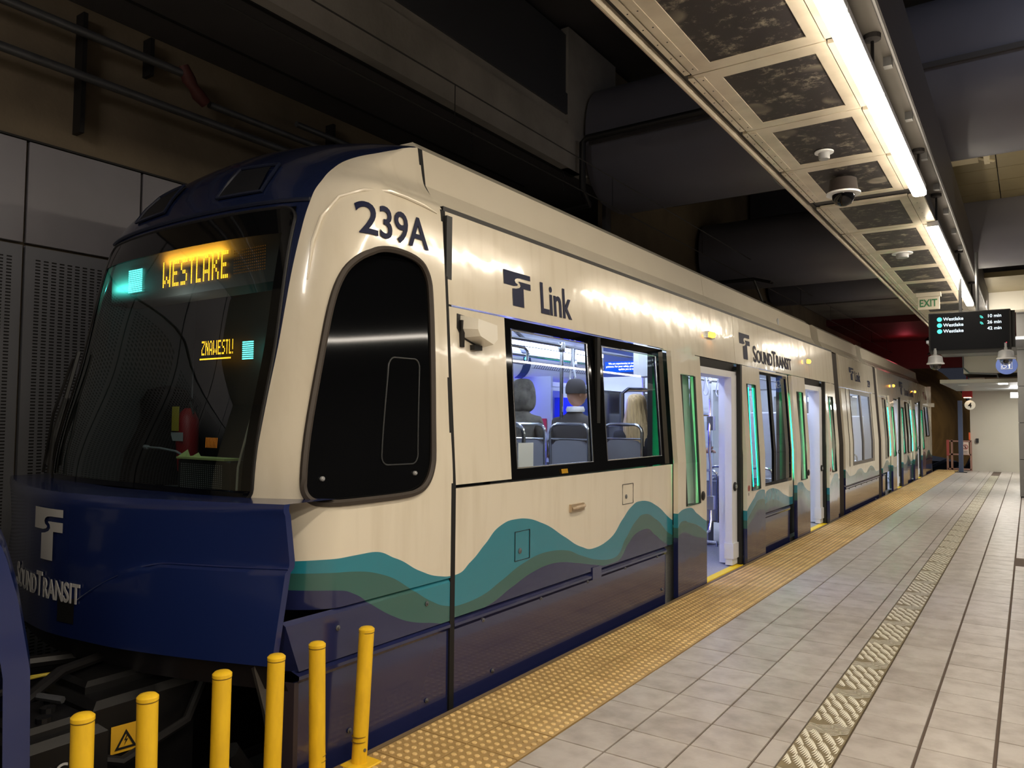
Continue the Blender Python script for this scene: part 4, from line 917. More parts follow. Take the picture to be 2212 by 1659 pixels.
obj('diagram_lines', ln, mat('diagram_ink', rgb(30, 42, 70), .5), rmo, recalc=False)
obj('diagram_band', MB().grid(lambda a, b: (cove(b, .003)[0], a, cove(b, .003)[2]), [7.12, 7.28], list(np.linspace(-1.2, 1.5, 12))), mat('band_navy', rgb(40, 60, 110), .5), rmo, recalc=False)
text('diagram_number', '2', lambda u, v, w: (cove(.25, .008)[0]+w, 7.14+u, 2.29+v), m_tealed, rmo, h=.06, weight=.02)
area('saloon_blue_light', (-5.0, 7.9, 2.02), (0, math.radians(-30), 0), .1, 1.8, 30, (.08, .06, 1))
point('saloon_blue_light_rear', (-4.7, 11.0, 1.9), 3, (.08, .08, 1), .1)
obj('blue_wall_panel', MB().box(-5.30, -5.28, 7.4, 8.9, .8, 2.0), mat('blue_panel', rgb(70, 80, 190), .5), T)
obj('bulkhead_panel', MB().box(-5.3, -4.45, 7.28, 7.32, .0, 2.1), mat('lilac_panel', rgb(190, 196, 222), .5), T)
obj('red_notice', MB().box(-4.62, -4.50, 7.26, 7.275, 1.45, 1.62), mat('notice_red', rgb(205, 50, 80), .5), T)
# information screen over the aisle
s0, s1, s2 = aty(1308, 782, 7.9), aty(1388, 784, 7.9), aty(1314, 803, 7.9)
scr = obj('information_screen', MB().box(s0[0]-.03, s1[0]+.16, 7.9, 7.96, s2[2]-.06, s0[2]+.30), mat('screen_body', rgb(60, 90, 160), .3), T)
so = obj('screen_face', MB().box(s0[0], s1[0]+.10, 7.885, 7.89, s2[2]-.01, s0[2]+.0), emat('screen_blue', rgb(20, 80, 210), 1.6), scr)
hh = s0[2]-s2[2]
for k, (st, x) in enumerate((('We are experiencing an extended', .03), ('patience. For your safety, please r', .0), ('update you as soon as', .16))):
    text('screen_lettering', st, lambda u, v, w, k=k, x=x: (s0[0]+.02+x+u, 7.88-w, s0[2]-hh*(.30+.29*k)+v), emat('screen_white', (1, 1, 1, 1), 2.0), so, h=.022, xs=.95, weight=.02)
obj('equipment_cove', MB().bevbox(-3.30, -2.92, 7.0, 7.25, 2.05, 2.5, .05), m_white, T)
obj('near_cove', MB().box(-3.05, -2.86, 7.4, 14.0, 2.28, 2.5), m_white, T)
obj('blue_cabinet', MB().box(-4.2, -3.8, 9.9, 10.2, 0, 1.75).box(-5.2, -4.8, 8.6, 8.8, 0, 1.9), m_seatb, T)
obj('bicycle_rail', MB().tube([(-3.0, 9.5, 1.25), (-3.1, 9.9, 1.45), (-3.2, 10.4, 1.62), (-3.4, 10.9, 1.66)], .018, 8).tube([(-3.3, 10.6, .5), (-3.3, 10.6, 1.1), (-3.3, 10.9, 1.3)], .018, 8), m_chrome, rail, smooth=True)
obj('window_notice', MB().box(-2.93, -2.925, 4.06, 4.28, 1.22, 1.50).box(-2.93, -2.925, 4.36, 4.55, 1.20, 1.44), m_white, T)
text('notice_lettering', 'OOOO@', lambda u, v, w: (-2.92+w, 4.07+u, 1.45+v), m_text, T, h=.022, xs=1.1, weight=.02)
obj('notice_red_band', MB().box(-2.922, -2.92, 4.06, 4.28, 1.30, 1.335), mat('notice_red', rgb(205, 50, 80), .5), T)

# --- the neighbouring coupled car (only its blue nose comes into the frame) and the coupler
def mask2(a, z, o=0.0):
    c = float(np.interp(z, [.1, .45, .77, 1.01, 1.17, 1.22], [1.53, 1.54, 1.53, 1.485, 1.44, 1.41]))
    t = a; x = XC+t*1.335
    return (x, c-.345*abs(t)**1.7+o, z)
car2 = thing('coupled_train_car', (XC, .8, -.3), 'blue nose of the neighbouring coupled train car at the left edge, mostly out of frame', 'train')
m2 = MB().grid(mask2, AA, list(np.linspace(.12, 1.22, 30)))
m2.grid(lambda a, z: (mask2(a, 1.22)[0], mask2(a, 1.22)[1]-z, 1.22), AA, [0, .3])
for s in (1, -1): m2.grid(lambda b, z, s=s: (mask2(s, z)[0], mask2(s, z)[1]-b, z), [0, .08], list(np.linspace(.12, 1.22, 30)))
c2m = obj('front_shroud', m2, m_blue, car2, smooth=True)
def on_mask2(x0, z0):
    return lambda u, v, w: mask2(max(-1, min(1, (x0-u-XC)/1.335)), z0+v, .006+w)
emblem('emblem', on_mask2(XC+.175, 1.14), m_textw, c2m, .30, .255)
smallcaps('operator_lettering', on_mask2(-3.56, .70), m_textw, c2m, .098, .72, .022, fine=2)
cb2 = MB()
for z0, z1 in ((.1, 1.2), (2.85, 3.2)): cb2.box(-5.37, -2.72, -8, .62, z0, z1)
cb2.box(-5.37, -2.72, -8, .35, -.3, .12).box(-5.37, -2.72, -8, -.2, 1.2, 2.85)
obj('car_body', cb2, m_cream, car2)
cp = thing('coupler', (-3.9, 1.9, -.5), 'black electrical coupler boxes joining the two cars under the blue nose', 'coupler')
m_box = mat('coupler_black', rgb(14, 14, 16), .42, noise=.3, nscale=8, c2=rgb(36, 35, 34))
obj('coupler_head', MB().bevbox(-4.5, -3.75, 1.3, 2.5, -.1, .22, .04).bevbox(-4.3, -3.9, 1.2, 2.6, .22, .30, .03), m_box, cp)
obj('connector_box', MB().bevbox(-3.62, -3.18, 1.38, 1.70, -.35, .33, .03).bevbox(-3.58, -3.25, 1.40, 1.66, .33, .37, .02), m_box, cp)
obj('connector_box', MB().bevbox(-3.85, -3.35, 1.72, 2.20, -.30, .36, .03).bevbox(-3.8, -3.5, 1.76, 2.1, .36, .41, .02), m_box, cp)
obj('hoses', MB().tube([(-3.5, 1.5, .4), (-3.6, 1.7, .46), (-3.75, 2.0, .44), (-3.8, 2.3, .3)], .025, 8).tube([(-3.3, 1.6, .2), (-3.25, 1.8, .12), (-3.25, 2.1, .2), (-3.4, 2.3, .35)], .022, 8).tube([(-4.2, 1.3, .35), (-4.0, 1.7, .42), (-4.0, 2.2, .36)], .03, 8), m_dark, cp, smooth=True)
obj('yellow_loop', MB().tube([(-3.93, 1.62, .36), (-3.86, 1.74, .38), (-3.83, 1.82, .38), (-3.9, 1.78, .37), (-3.97, 1.68, .36)], .006, 6, closed=True), mat('loop_yellow', rgb(200, 180, 60), .5), cp)
for k in range(7): obj('cap_screw', MB().lathe([(.03, 0), (.03, .02), (.012, .025)], (-3.3-.1*k, 1.5+.06*(k % 3), .37), 10), m_box, cp)
obj('lever', MB().tube([(-3.9, 1.4, .3), (-3.65, 1.5, .42), (-3.4, 1.62, .40)], .015, 6), m_steel, cp)
m_wy = mat('warning_yellow', rgb(220, 170, 40), .5)
def warn(x, y, z, s):
    o = obj('warning_label', MB().add([(x, y, z), (x+.02, y+s, z), (x+.02, y+s, z+s), (x, y, z+s)], [(0, 1, 2, 3)]), m_wy, cp)
    tri = [(.12, .12), (.88, .12), (.5, .82)]; pin = [(.25, .2), (.75, .2), (.5, .66)]
    mb = MB(); f = lambda p, o_: (x+.004+.02*p[0], y+p[0]*s, z+p[1]*s)
    for i in range(3):
        j = (i+1) % 3; mb.add([f(tri[i], 0), f(tri[j], 0), f(pin[j], 0), f(pin[i], 0)], [(0, 1, 2, 3)])
    bolt = [(.52, .6), (.44, .42), (.5, .42), (.44, .24), (.58, .46), (.5, .46), (.56, .6)]
    mb.add([f(p, 0) for p in bolt], [tuple(range(7))]); obj('hazard_symbol', mb, m_black, o)
warn(-3.345, 1.80, .12, .12); warn(-3.175, 1.44, -.02, .15)
text('box_lettering', 'DC', lambda u, v, w: (-3.172+w, 1.44+u, .19+v), m_textw, cp, h=.045, xs=1.1, weight=.04)

# --- pantograph on the roof
pg = MB()
for s in (0, .12): pg.tube([(-3.3, 12.0+s, 3.80), (-3.6, 12.1+s, 3.90), (-4.5, 12.1+s, 3.90), (-4.8, 12.0+s, 3.78)], .02, 6)
pg.tube([(-3.6, 12.1, 3.88), (-3.7, 13.0, 3.60), (-3.9, 13.6, 3.4)], .02, 6).tube([(-4.5, 12.1, 3.88), (-4.4, 13.0, 3.60), (-4.2, 13.6, 3.4)], .02, 6).tube([(-3.62, 12.9, 3.63), (-4.48, 12.9, 3.63)], .02, 6).box(-4.4, -3.7, 13.2, 13.9, 3.3, 3.42)
obj('pantograph', pg, m_dark, T)
# ================================================================== PASSENGERS
m_skin = mat('skin', rgb(206, 160, 136), .55); m_hoodc = mat('hood_cloth', rgb(118, 112, 100), .85, noise=.8, nscale=12, c2=rgb(64, 60, 54), bump=1, bscale=14)
m_capc = mat('cap_cloth', rgb(74, 70, 70), .9); m_darkc = mat('dark_jacket', rgb(40, 40, 48), .8); m_jean = mat('dark_trousers', rgb(34, 38, 56), .85)
m_blond = mat('blonde_hair', rgb(226, 196, 142), .5, noise=.7, nscale=9, c2=rgb(130, 100, 66), stretch=(9, 9, .8)); m_dkhair = mat('dark_hair', rgb(30, 24, 22), .5)
def skin(name, joints, edges, root, m, parent, sub=2, extra=None):
    """one continuous surface grown round a skeleton; joints: name -> (x,y,z,r)"""
    me = bpy.data.meshes.new(name); ks = list(joints); o0 = np.array(joints[root][:3])
    me.from_pydata([tuple(np.array(joints[k][:3])-o0) for k in ks], [(ks.index(a), ks.index(b)) for a, b in edges], [])
    o = bpy.data.objects.new('tmp', me); COL.objects.link(o)
    md = o.modifiers.new('s', 'SKIN'); 
    sv = me.skin_vertices[0].data
    for i, k in enumerate(ks):
        r = joints[k][3]; sv[i].radius = r if hasattr(r, '__len__') else (r, r); sv[i].use_root = (k == root)
    s2 = o.modifiers.new('d', 'SUBSURF'); s2.levels = sub; s2.render_levels = sub
    bpy.context.view_layer.update()
    nm = bpy.data.meshes.new_from_object(o.evaluated_get(bpy.context.evaluated_depsgraph_get()))
    bpy.data.objects.remove(o); nm.name = name; nm.materials.clear(); nm.materials.append(m)
    for mm in (extra or []): nm.materials.append(mm[0])
    for p in nm.polygons:
        p.use_smooth = True; c = np.array(p.center)+o0
        for i, mm in enumerate(extra or []):
            if mm[1](c): p.material_index = i+1
    ob = bpy.data.objects.new(name, nm); COL.objects.link(ob)
    return place(ob, o0, parent)
def head(x, y, z, parent, yaw=0, m=m_skin, s=1.0):
    """z = chin-to-crown centre; faces +Y when yaw=0"""
    mb = MB(); cy, sy = math.cos(yaw), math.sin(yaw)
    def f(u, v):   # u around, v from chin(-1) to crown(1)
        ph = v*math.pi/2; r = math.cos(ph)**.75 if abs(v) < 1 else 0; rx, ry, rz = .074, .096, .118
        jaw = 1-.22*max(0, -v)
        px, py, pz = rx*r*math.cos(u)*jaw, ry*r*math.sin(u)*(1-.08*max(0, -v)), rz*math.sin(ph)
        if math.sin(u) > .9 and -.35 < v < .08: py += .020*(1-abs(v+.13)/.22)      # nose
        if math.sin(u) > .75 and .0 < v < .22: py -= .007                          # eye sockets
        if math.sin(u) > .85 and -.55 < v < -.38: py += .006                       # mouth
        px, py, pz = px*s, py*s, pz*s
        return (x+px*cy-py*sy, y+px*sy+py*cy, z+pz)
    mb.grid(f, list(np.linspace(0, 2*math.pi, 29)), list(np.linspace(-1, 1, 25)))
    h = obj('head', mb, m, parent, smooth=True)
    ears = MB()
    for q in (1, -1):
        ex_, ey = q*.078*s, -.005
        ears.lathe([(.004, -.03*s), (.016*s, -.015*s), (.018*s, .012*s), (.006, .03*s)], (x+ex_*cy-ey*sy, y+ex_*sy+ey*cy, z-.005), 8)
    obj('ears', ears, m, h, smooth=True)
    eyes = MB()
    for q in (1, -1):
        ex_, ey = q*.03*s, .086*s; eyes.lathe([(.003, -.009), (.011, 0), (.003, .009)], (x+ex_*cy-ey*sy, y+ex_*sy+ey*cy, z+.012), 8)
    obj('eyes', eyes, m_dkhair, h, smooth=True)
    return h
def hand(x, y, z, dx, dy, dz, parent, side=1):
    """palm, four fingers, thumb, pointing along (dx,dy,dz)"""
    v = Vector((dx, dy, dz)).normalized(); sd = v.cross(Vector((0, 0, 1))).normalized()*side; up = sd.cross(v)
    P = Vector((x, y, z)); J = {'w': (*P, .020), 'p': (*(P+v*.05), .024)}; E = [('w', 'p')]
    mb = MB()
    mb.tube([tuple(P), tuple(P+v*.04), tuple(P+v*.085)], [.024, .036, .034], 10)
    for i, L in enumerate((.065, .075, .07, .055)):
        b = P+v*.08+sd*(.027-.018*i); mb.tube([tuple(b), tuple(b+v*L*.5-up*.008), tuple(b+v*L*.8-up*.026), tuple(b+v*L*.85-up*.04)], [.009, .0085, .008, .006], 7)
    b = P+v*.03+sd*.03; mb.tube([tuple(b), tuple(b+v*.035+sd*.02), tuple(b+v*.06+sd*.015-up*.02)], [.011, .010, .008], 7)
    return obj('hand', mb, m_skin, parent, smooth=True)
def seated(x, y, zf, label, coat, grp='passengers seated by the first window pair', sh=.19, lean=0):
    """seated facing +Y on a seat whose floor is at zf"""
    p = thing('person', (x, y, zf), label, 'person', grp)
    zs = zf+.46; J = dict(pel=(x, y+.12, zs+.08, (.17, .13)), wst=(x, y+.10, zs+.26, (.155, .11)), ch=(x, y+.09, zs+.44, (.175, .12)), nk=(x, y+.10, zs+.60, (.07, .065)), nk2=(x, y+.115, zs+.68, .055))
    E = [('pel', 'wst'), ('wst', 'ch'), ('ch', 'nk'), ('nk', 'nk2')]
    for s, n in ((1, 'R'), (-1, 'L')):
        J.update({'sh'+n: (x+s*sh, y+.09, zs+.52, .065), 'el'+n: (x+s*(sh+.03), y+.16, zs+.26, .05), 'wr'+n: (x+s*.11, y+.36, zs+.20, .034),
                  'hp'+n: (x+s*.10, y+.15, zs+.05, .095), 'kn'+n: (x+s*.12, y+.55, zs+.04, .07), 'an'+n: (x+s*.12, y+.56, zf+.10, .05), 'to'+n: (x+s*.13, y+.72, zf+.05, .04)})
        E += [('ch', 'sh'+n), ('sh'+n, 'el'+n), ('el'+n, 'wr'+n), ('pel', 'hp'+n), ('hp'+n, 'kn'+n), ('kn'+n, 'an'+n), ('an'+n, 'to'+n)]
    skin('body', J, E, 'pel', coat, p, extra=[(m_jean, lambda c: c[2] < zs+.16 and c[1] > y+.18 and abs(c[0]-x) < .26 and c[2] < zs+.13), (m_skin, lambda c: c[2] > zs+.645)])
    for s in (1, -1): hand(x+s*.11, y+.35, zs+.20, -s*.2, 1, -.1, p, s)
    return p, (x, y+.13, zs+.79)
# hooded passenger
p, h = seated(-4.07, 6.02, .61, 'passenger in a grey hooded jacket seated behind the first train window', m_hoodc)
head(*h, p)
hd_ = MB()
def hoodf(u, v):
    ph = v*math.pi/2; r = math.cos(ph)**.6 if v < 1 else 0; wv = 1+.045*math.sin(5*u+4*v)+.02*math.sin(11*u-5*v)
    z = h[2]-.02+.165*math.sin(ph); zz = .14*(1 if v > -.3 else 1+.25*(-v-.3))
    return (h[0]+.118*r*math.cos(u)*wv*(1+.35*max(0, -v-.2)), h[1]-.01+.135*r*math.sin(u)*wv, z)
us = list(np.linspace(.75*math.pi*.9, 2*math.pi+.25*math.pi*1.1, 30))
hd_.grid(hoodf, us, list(np.linspace(-1, 1, 22)))
obj('hood', hd_, m_hoodc, p, smooth=True)
# passenger with the dark cap
p, h = seated(-3.48, 6.02, .60, 'passenger in a dark flat cap and dark coat with a white collar', m_capc)
head(*h, p, yaw=-.5)
cpz = MB(); cpz.grid(lambda u, v: (h[0]+.092*math.cos(u)*math.cos(v)**.6, h[1]-.012+.115*math.sin(u)*math.cos(v)**.6, h[2]+.035+.105*math.sin(v)), list(np.linspace(0, 2*math.pi, 25)), list(np.linspace(-.35, math.pi/2, 10)))
obj('cap', cpz, m_capc, p, smooth=True)
obj('collar', MB().lathe([(.085, h[2]-.17), (.09, h[2]-.15), (.078, h[2]-.12)], (h[0], h[1]-.02, 0), 18), m_white, p, smooth=True)
# blonde passenger
p, h = seated(-3.16, 6.66, .48, 'passenger with long straight blonde hair and a black coat beside the window', m_darkc)
head(*h, p)
hr = MB()
def hairf(u, v):   # v 1 crown -> -3 tips
    if v > 0: ph = v*math.pi/2; r = math.cos(ph)**.55 if v < 1 else 0; rx, ry = .095*r, .115*r; z = h[2]+.02+.115*math.sin(ph)
    else: rx = .095+.030*(-v); ry = .115-.014*(-v); z = h[2]+.02+v*.135
    k = 1+.02*math.sin(14*u)+.01*math.sin(31*u+2*v)
    sx_ = .03*max(0, -v-1.2)
    return (h[0]+rx*k*math.cos(u)+sx_, h[1]-.015+ry*k*math.sin(u)-.01*max(0, -v), z)
hr.grid(hairf, list(np.linspace(.72*math.pi, 2.28*math.pi, 50)), list(np.linspace(-2.9, 1, 30)))
obj('hair', hr, m_blond, p, smooth=True)
# passenger standing inside the first doorway, looking at a phone
sx, sy = -3.55, 8.95
p = thing('person', (sx, sy, -.015), 'standing passenger in a black jacket looking down at a phone inside the first doorway', 'person')
J = dict(pel=(sx, sy, .95, (.16, .11)), wst=(sx, sy, 1.12, (.15, .105)), ch=(sx, sy, 1.34, (.175, .115)), nk=(sx+.02, sy, 1.50, .06), nk2=(sx+.035, sy, 1.56, .052))
E_ = [('pel', 'wst'), ('wst', 'ch'), ('ch', 'nk'), ('nk', 'nk2')]
for s, n in ((1, 'R'), (-1, 'L')):
    J.update({'sh'+n: (sx, sy+s*.19, 1.44, .062), 'el'+n: (sx+.04, sy+s*.24, 1.17, .048), 'wr'+n: (sx+.27, sy+s*.07, 1.24, .032), 'hp'+n: (sx, sy+s*.09, .90, .09), 'kn'+n: (sx+.02, sy+s*.10, .50, .065), 'an'+n: (sx, sy+s*.10, .10, .042), 'to'+n: (sx+.14, sy+s*.11, .04, .038)})
    E_ += [('ch', 'sh'+n), ('sh'+n, 'el'+n), ('el'+n, 'wr'+n), ('pel', 'hp'+n), ('hp'+n, 'kn'+n), ('kn'+n, 'an'+n), ('an'+n, 'to'+n)]
skin('body', J, E_, 'pel', m_darkc, p, extra=[(m_jean, lambda c: c[2] < .92), (m_skin, lambda c: c[2] > 1.535)])
head(sx+.07, sy, 1.66, p, yaw=-math.pi/2)
obj('hair', MB().grid(lambda u, v: (sx+.05+.10*math.cos(v)**.6*math.cos(u), sy+.09*math.cos(v)**.6*math.sin(u), 1.675+.12*math.sin(v)), list(np.linspace(.35*math.pi, 1.65*math.pi, 20)), list(np.linspace(-.6, math.pi/2, 10))), m_dkhair, p, smooth=True)
obj('face_mask', MB().grid(lambda u, v: (sx+.075+.098*math.cos(u), sy+.072*math.sin(u), 1.62+.04*v), list(np.linspace(-1.1, 1.1, 12)), [-1, -.3, .4, 1]), m_white, p, smooth=True)
for s in (1, -1): hand(sx+.26, sy+s*.07, 1.24, 1, -s*.3, .15, p, s)
ph_ = obj('phone', MB().bevbox(sx+.34, sx+.35, sy-.035, sy+.04, 1.22, 1.37, .003), m_black, None, 'dark phone held up by the standing passenger in the first doorway', 'phone')

# ================================================================== THE STATION
XE = -2.65; XT = -2.0176
TP = .3173; Y0 = 3.6563
floor = thing('floor', (0, 14, -.05), kind='structure')
obj('slab', MB().box(XE, 6.0, -8, 30.6, -1.2, -.028), m_conc, floor)
obj('slab_bed', MB().box(XE+.02, 6.0, -8, 30.6, -.028, -.010), m_grout, floor)
obj('slab_nosing', MB().box(XE-.01, XE+.018, 2.30, 30.0, -.06, .004), mat('nosing', rgb(120, 100, 72), .6), floor)
cols = [(XT+.004, -1.7305-.005), (-1.7305+.005, -1.4211-.005), (-1.4211+.005, -1.1083-.005), (-1.1083+.005, -1.0074-.004), (-.7881+.004, -.4808-.007), (-.4808+.007, -.1653-.008), (-.1653+.008, .152), (.165, .470), (.485, .79)]
protos = {}
for ci, (a, b) in enumerate(cols):
    mb = MB().bevbox(a, b, Y0+.004, Y0+TP-.004, -.010, 0, .0018); protos[ci] = obj('floor_tile', mb, m_tile, floor)
first = {ci: True for ci in protos}
def row_range(ci, near): return range(-5 if ci < 4 else -6, near)
n = 0
for ci, pr in protos.items():
    for j in range(-5, 23):
        if ci >= 7 and j < -2: continue
        if ci >= 6 and j > 20: continue
        if n > 285: break
        if j == 0: continue
        c = pr.copy(); COL.objects.link(c); c.parent = floor; c.location = pr.location+Vector((0, j*TP, random.uniform(-.0008, .0006))); n += 1
        c.rotation_euler = (random.uniform(-.002, .002), random.uniform(-.0025, .0025), 0)
far = MB()
for ci, (a, b) in enumerate(cols):
    for j in range(23, 84):
        if ci < 2 or True: far.bevbox(a, b, Y0+j*TP+.003, Y0+(j+1)*TP-.003, -.010, 0, .002)
for a, b in [(.80+.315*k, 1.105+.315*k) for k in range(15)]:
    for j in range(-30, 84): far.box(a, b, Y0+j*TP+.003, Y0+(j+1)*TP-.003, -.010, 0)
for ci, (a, b) in enumerate(cols):
    for j in range(-36, -5): far.box(a, b, Y0+j*TP+.003, Y0+(j+1)*TP-.003, -.010, 0)
obj('distant_tiles', far, m_tile, floor, kind='stuff')
# tactile tiles: two rows, with truncated domes
def tactile(a, b, y0, y1, k, detail=8):
    mb = MB().bevbox(a, b, y0, y1, -.010, .002, .0015)
    w = b-a; st = w/6.0
    def dome(x, y):
        r = .0165; vs = []
        for rr, zz in ((r, .002), (r*.72, .0075)):
            for q in range(detail): t = 2*math.pi*q/detail; vs.append((x+rr*math.cos(t), y+rr*math.sin(t), zz))
        mb.add(vs, [(q, (q+1) % detail, (q+1) % detail+detail, q+detail) for q in range(detail)]+[tuple(range(detail, 2*detail))])
    for i in range(6):
        for j in range(6):
            dome(a+st*(i+.5), y0+st*(j+.5)*((y1-y0)/w))
    return mb
mid = (XE+XT)/2+.008
for a, b in ((XE+.022, mid-.003), (mid+.003, XT-.004)):
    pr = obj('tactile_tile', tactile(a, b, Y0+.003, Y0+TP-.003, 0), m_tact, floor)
    for j in range(-5, 24):
        if j == 0: continue
        c = pr.copy(); COL.objects.link(c); c.parent = floor; c.location = pr.location+Vector((0, j*TP, random.uniform(-.001, .001)))
    ft = MB()
    for j in range(24, 83):
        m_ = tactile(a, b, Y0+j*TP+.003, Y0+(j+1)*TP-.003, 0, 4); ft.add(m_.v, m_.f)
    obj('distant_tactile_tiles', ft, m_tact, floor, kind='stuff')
# decorative strip with cast rope relief
m_relb = mat('relief_bed', rgb(132, 118, 88), .7, noise=.5, nscale=30); m_relf = mat('relief_ridge', rgb(238, 232, 212), .5, noise=.2, nscale=40, c2=rgb(170, 158, 130))
SX0, SX1 = -1.0034, -.7921; SW = SX1-SX0; SL = .634
def stroke(mb, cx, cy, ang, L, curve, hw0):
    ca, sa = math.cos(ang), math.sin(ang); M = 6; vs = []
    for i in range(M):
        t = -1+2*i/(M-1); x = t*L/2; y = curve*(1-t*t); h = hw0*(1-.75*t*t)
        for q in (y+h, y-h):
            X_ = cx+x*ca-q*sa; Y_ = cy+x*sa+q*ca; vs.append((min(max(X_, SX0+.006), SX1-.006), Y_, .0035))
    mb.add(vs, [(2*i, 2*i+1, 2*i+3, 2*i+2) for i in range(M-1)])
def feather(mb, cx, cy, L, Wd, ang, n):
    """a leaf made of short slanting strokes"""
    for k in range(n):
        t = -1+2*(k+.5)/n; x = t*L/2
        stroke(mb, cx+x*math.cos(ang), cy+x*math.sin(ang), ang-.62+.1*t, Wd*1.55*math.sqrt(1-t*t*.85), .006, .0044)
def bundle(mb, cx, cy, L, Wd, ang, n, curve):
    for k in range(n):
        o = (k-(n-1)/2)/(n/2); stroke(mb, cx-math.sin(ang)*o*Wd/2, cy+math.cos(ang)*o*Wd/2, ang, L*(1-.25*abs(o)), curve+.010*o, .0034)
rel = MB(); yb = Y0-.12
for i, (x_, y_) in enumerate(((.032, .045), (.105, .085), (.182, .115))): bundle(rel, SX0+x_, yb+y_, .125, .125, .55, 8, -.016 if i % 2 else .018)
for y_ in (.215, .335, .455, .575):
    for i in range(4):
        feather(rel, SX0+.006+.066*i, yb+y_+.040-.014*i, .140, .056, -1.0, 8)
bed = obj('relief_tile', MB().bevbox(SX0, SX1, yb+.002, yb+SL-.002, -.010, .0005, .001), m_relb, floor)
rl = obj('rope_relief', rel, m_relf, bed, recalc=False)
for j in range(-4, 38):
    if j == 0: continue
    b2 = bed.copy(); COL.objects.link(b2); b2.parent = floor; b2.location = bed.location+Vector((0, j*SL, 0))
    r2 = rl.copy(); COL.objects.link(r2); r2.parent = b2; r2.location = rl.location
# yellow posts
for i, (px, py, bx) in enumerate(((792, 1360, 780), (685, 1390, 686), (597, 1420, 588), (480, 1450, 474), (319, 1500, 322), (179, 1540, 178))):
    top = atx(px, py+6, -2.6); yb_ = (2.565, 2.315, 2.07, 1.822, 1.533, 1.308)[i]
    lab = ['rightmost yellow post, standing at the near corner of the tactile strip', 'second yellow post from the right, in front of the navy skirt', 'third yellow post from the right, leaning slightly, by the wheel opening', 'fourth yellow post from the right, in front of the blue nose', 'second yellow post from the left, beside the coupler', 'leftmost and lowest-looking yellow post in front of the coupler box'][i]
    t = thing('bollard', (-2.6, yb_, 0), lab, 'bollard', 'yellow posts guarding the gap between the cars')
    zt_ = .610; dy_ = top[1]-yb_; r = .0355
    P = [(-2.6, yb_+dy_*k, zt_*k) for k in (0, .1, .5, 1)]
    obj('post_tube', MB().tube(P, r, 24), m_yellow, t, smooth=True)
    cx_, cy_ = -2.6, yb_+dy_
    obj('post_cap', MB().lathe([(r+.0015, zt_-.012), (r+.0015, zt_), (r*.8, zt_+.008), (r*.4, zt_+.011), (.001, zt_+.012)], (cx_, cy_, 0), 24), m_yellow, t, smooth=True)
    obj('collar_line', MB().lathe([(r+.0008, zt_-.016), (r+.0008, zt_-.013)], (cx_, cy_, 0), 24), mat('post_joint', rgb(110, 84, 20), .6), t)
    obj('base_plate', MB().bevbox(-2.65, -2.52, yb_-.07, yb_+.07, .0, .010, .004), m_yellow, t)
    obj('screw', MB().lathe([(.008, 0), (.008, .004)], (-2.6+r-.001, yb_, .07), 8, 'x'), m_steel, t)
    obj('print_lines', MB().lathe([(r+.0004, .105), (r+.0004, .107)], (-2.6, yb_, 0), 24).lathe([(r+.0004, .128), (r+.0004, .130)], (-2.6, yb_, 0), 24), _M['post_joint'], t)

# track bed
struct('trackbed', MB().box(-6.3, XE, -12, 60, -1.3, -1.0), mat('ballast', rgb(40, 36, 32), .95, noise=.7, nscale=20))
struct('platform_face', MB().box(XE-.005, XE+.02, -8, 30.4, -1.0, -.06), mat('edge_black', rgb(20, 18, 17), .8))
for x in (-4.76, -3.33):
    obj('rail', MB().box(x-.035, x+.035, -12, 60, -.86, -.83).box(x-.01, x+.01, -12, 60, -.98, -.86).box(x-.06, x+.06, -12, 60, -1.0, -.98), m_steel, None, 'left steel running rail under the train' if x < -4 else 'right steel running rail, nearest the platform', 'rail')
# left wall: concrete above, metal panels below
XW = -6.30
struct('wall_left', MB().box(XW-.4, XW-.06, -12, 40, -1.2, 7.0), m_concd)
PZ1 = 1.6+.3346*6.30; PZ0 = 1.6+.2085*6.30
wp = thing('wall_panelling', (XW, 6, -1.0), kind='structure')
pw = .903; ya = 2.60
m_wpan = mat('wall_panel_paint', rgb(142, 140, 148), .42, noise=.25, nscale=1.5); m_perf = mat('perforated_panel', rgb(120, 122, 130), .45)
m_slot = mat('slot_black', rgb(18, 18, 20), .7)
solid = perf = None
for k in range(-16, 12):
    y0 = ya+k*pw
    if solid is None:
        solid = obj('wall_panel', MB().bevbox(XW-.04, XW, y0+.012, y0+pw-.012, PZ0+.012, PZ1, .0), m_wpan, wp); bk = y0
        perf = obj('perforated_panel', MB().box(XW-.04, XW, y0+.012, y0+pw-.012, -1.0, PZ0-.012), m_perf, wp)
        sl_ = MB(); nc = 13; w0 = .10
        for i in range(nc):
            yy = y0+w0+(pw-2*w0)*i/(nc-1)-.018
            for r_i in range(150):
                z = -.9+r_i*.0248
                if z > PZ0-.09: break
                sl_.add([(XW+.002, yy, z), (XW+.002, yy+.036, z), (XW+.002, yy+.036, z+.0105), (XW+.002, yy, z+.0105)], [(0, 1, 2, 3)])
        slo = obj('perforations', sl_, m_slot, perf, recalc=False, kind='stuff')
    else:
        c = solid.copy(); COL.objects.link(c); c.parent = wp; c.location = solid.location+Vector((0, y0-bk, 0))
        c = perf.copy(); COL.objects.link(c); c.parent = wp; c.location = perf.location+Vector((0, y0-bk, 0))
        d2 = slo.copy(); COL.objects.link(d2); d2.parent = c; d2.location = slo.location
struct('panel_capping', MB().box(XW-.06, XW+.015, -12, 13, PZ1+.005, PZ1+.02), m_dark)
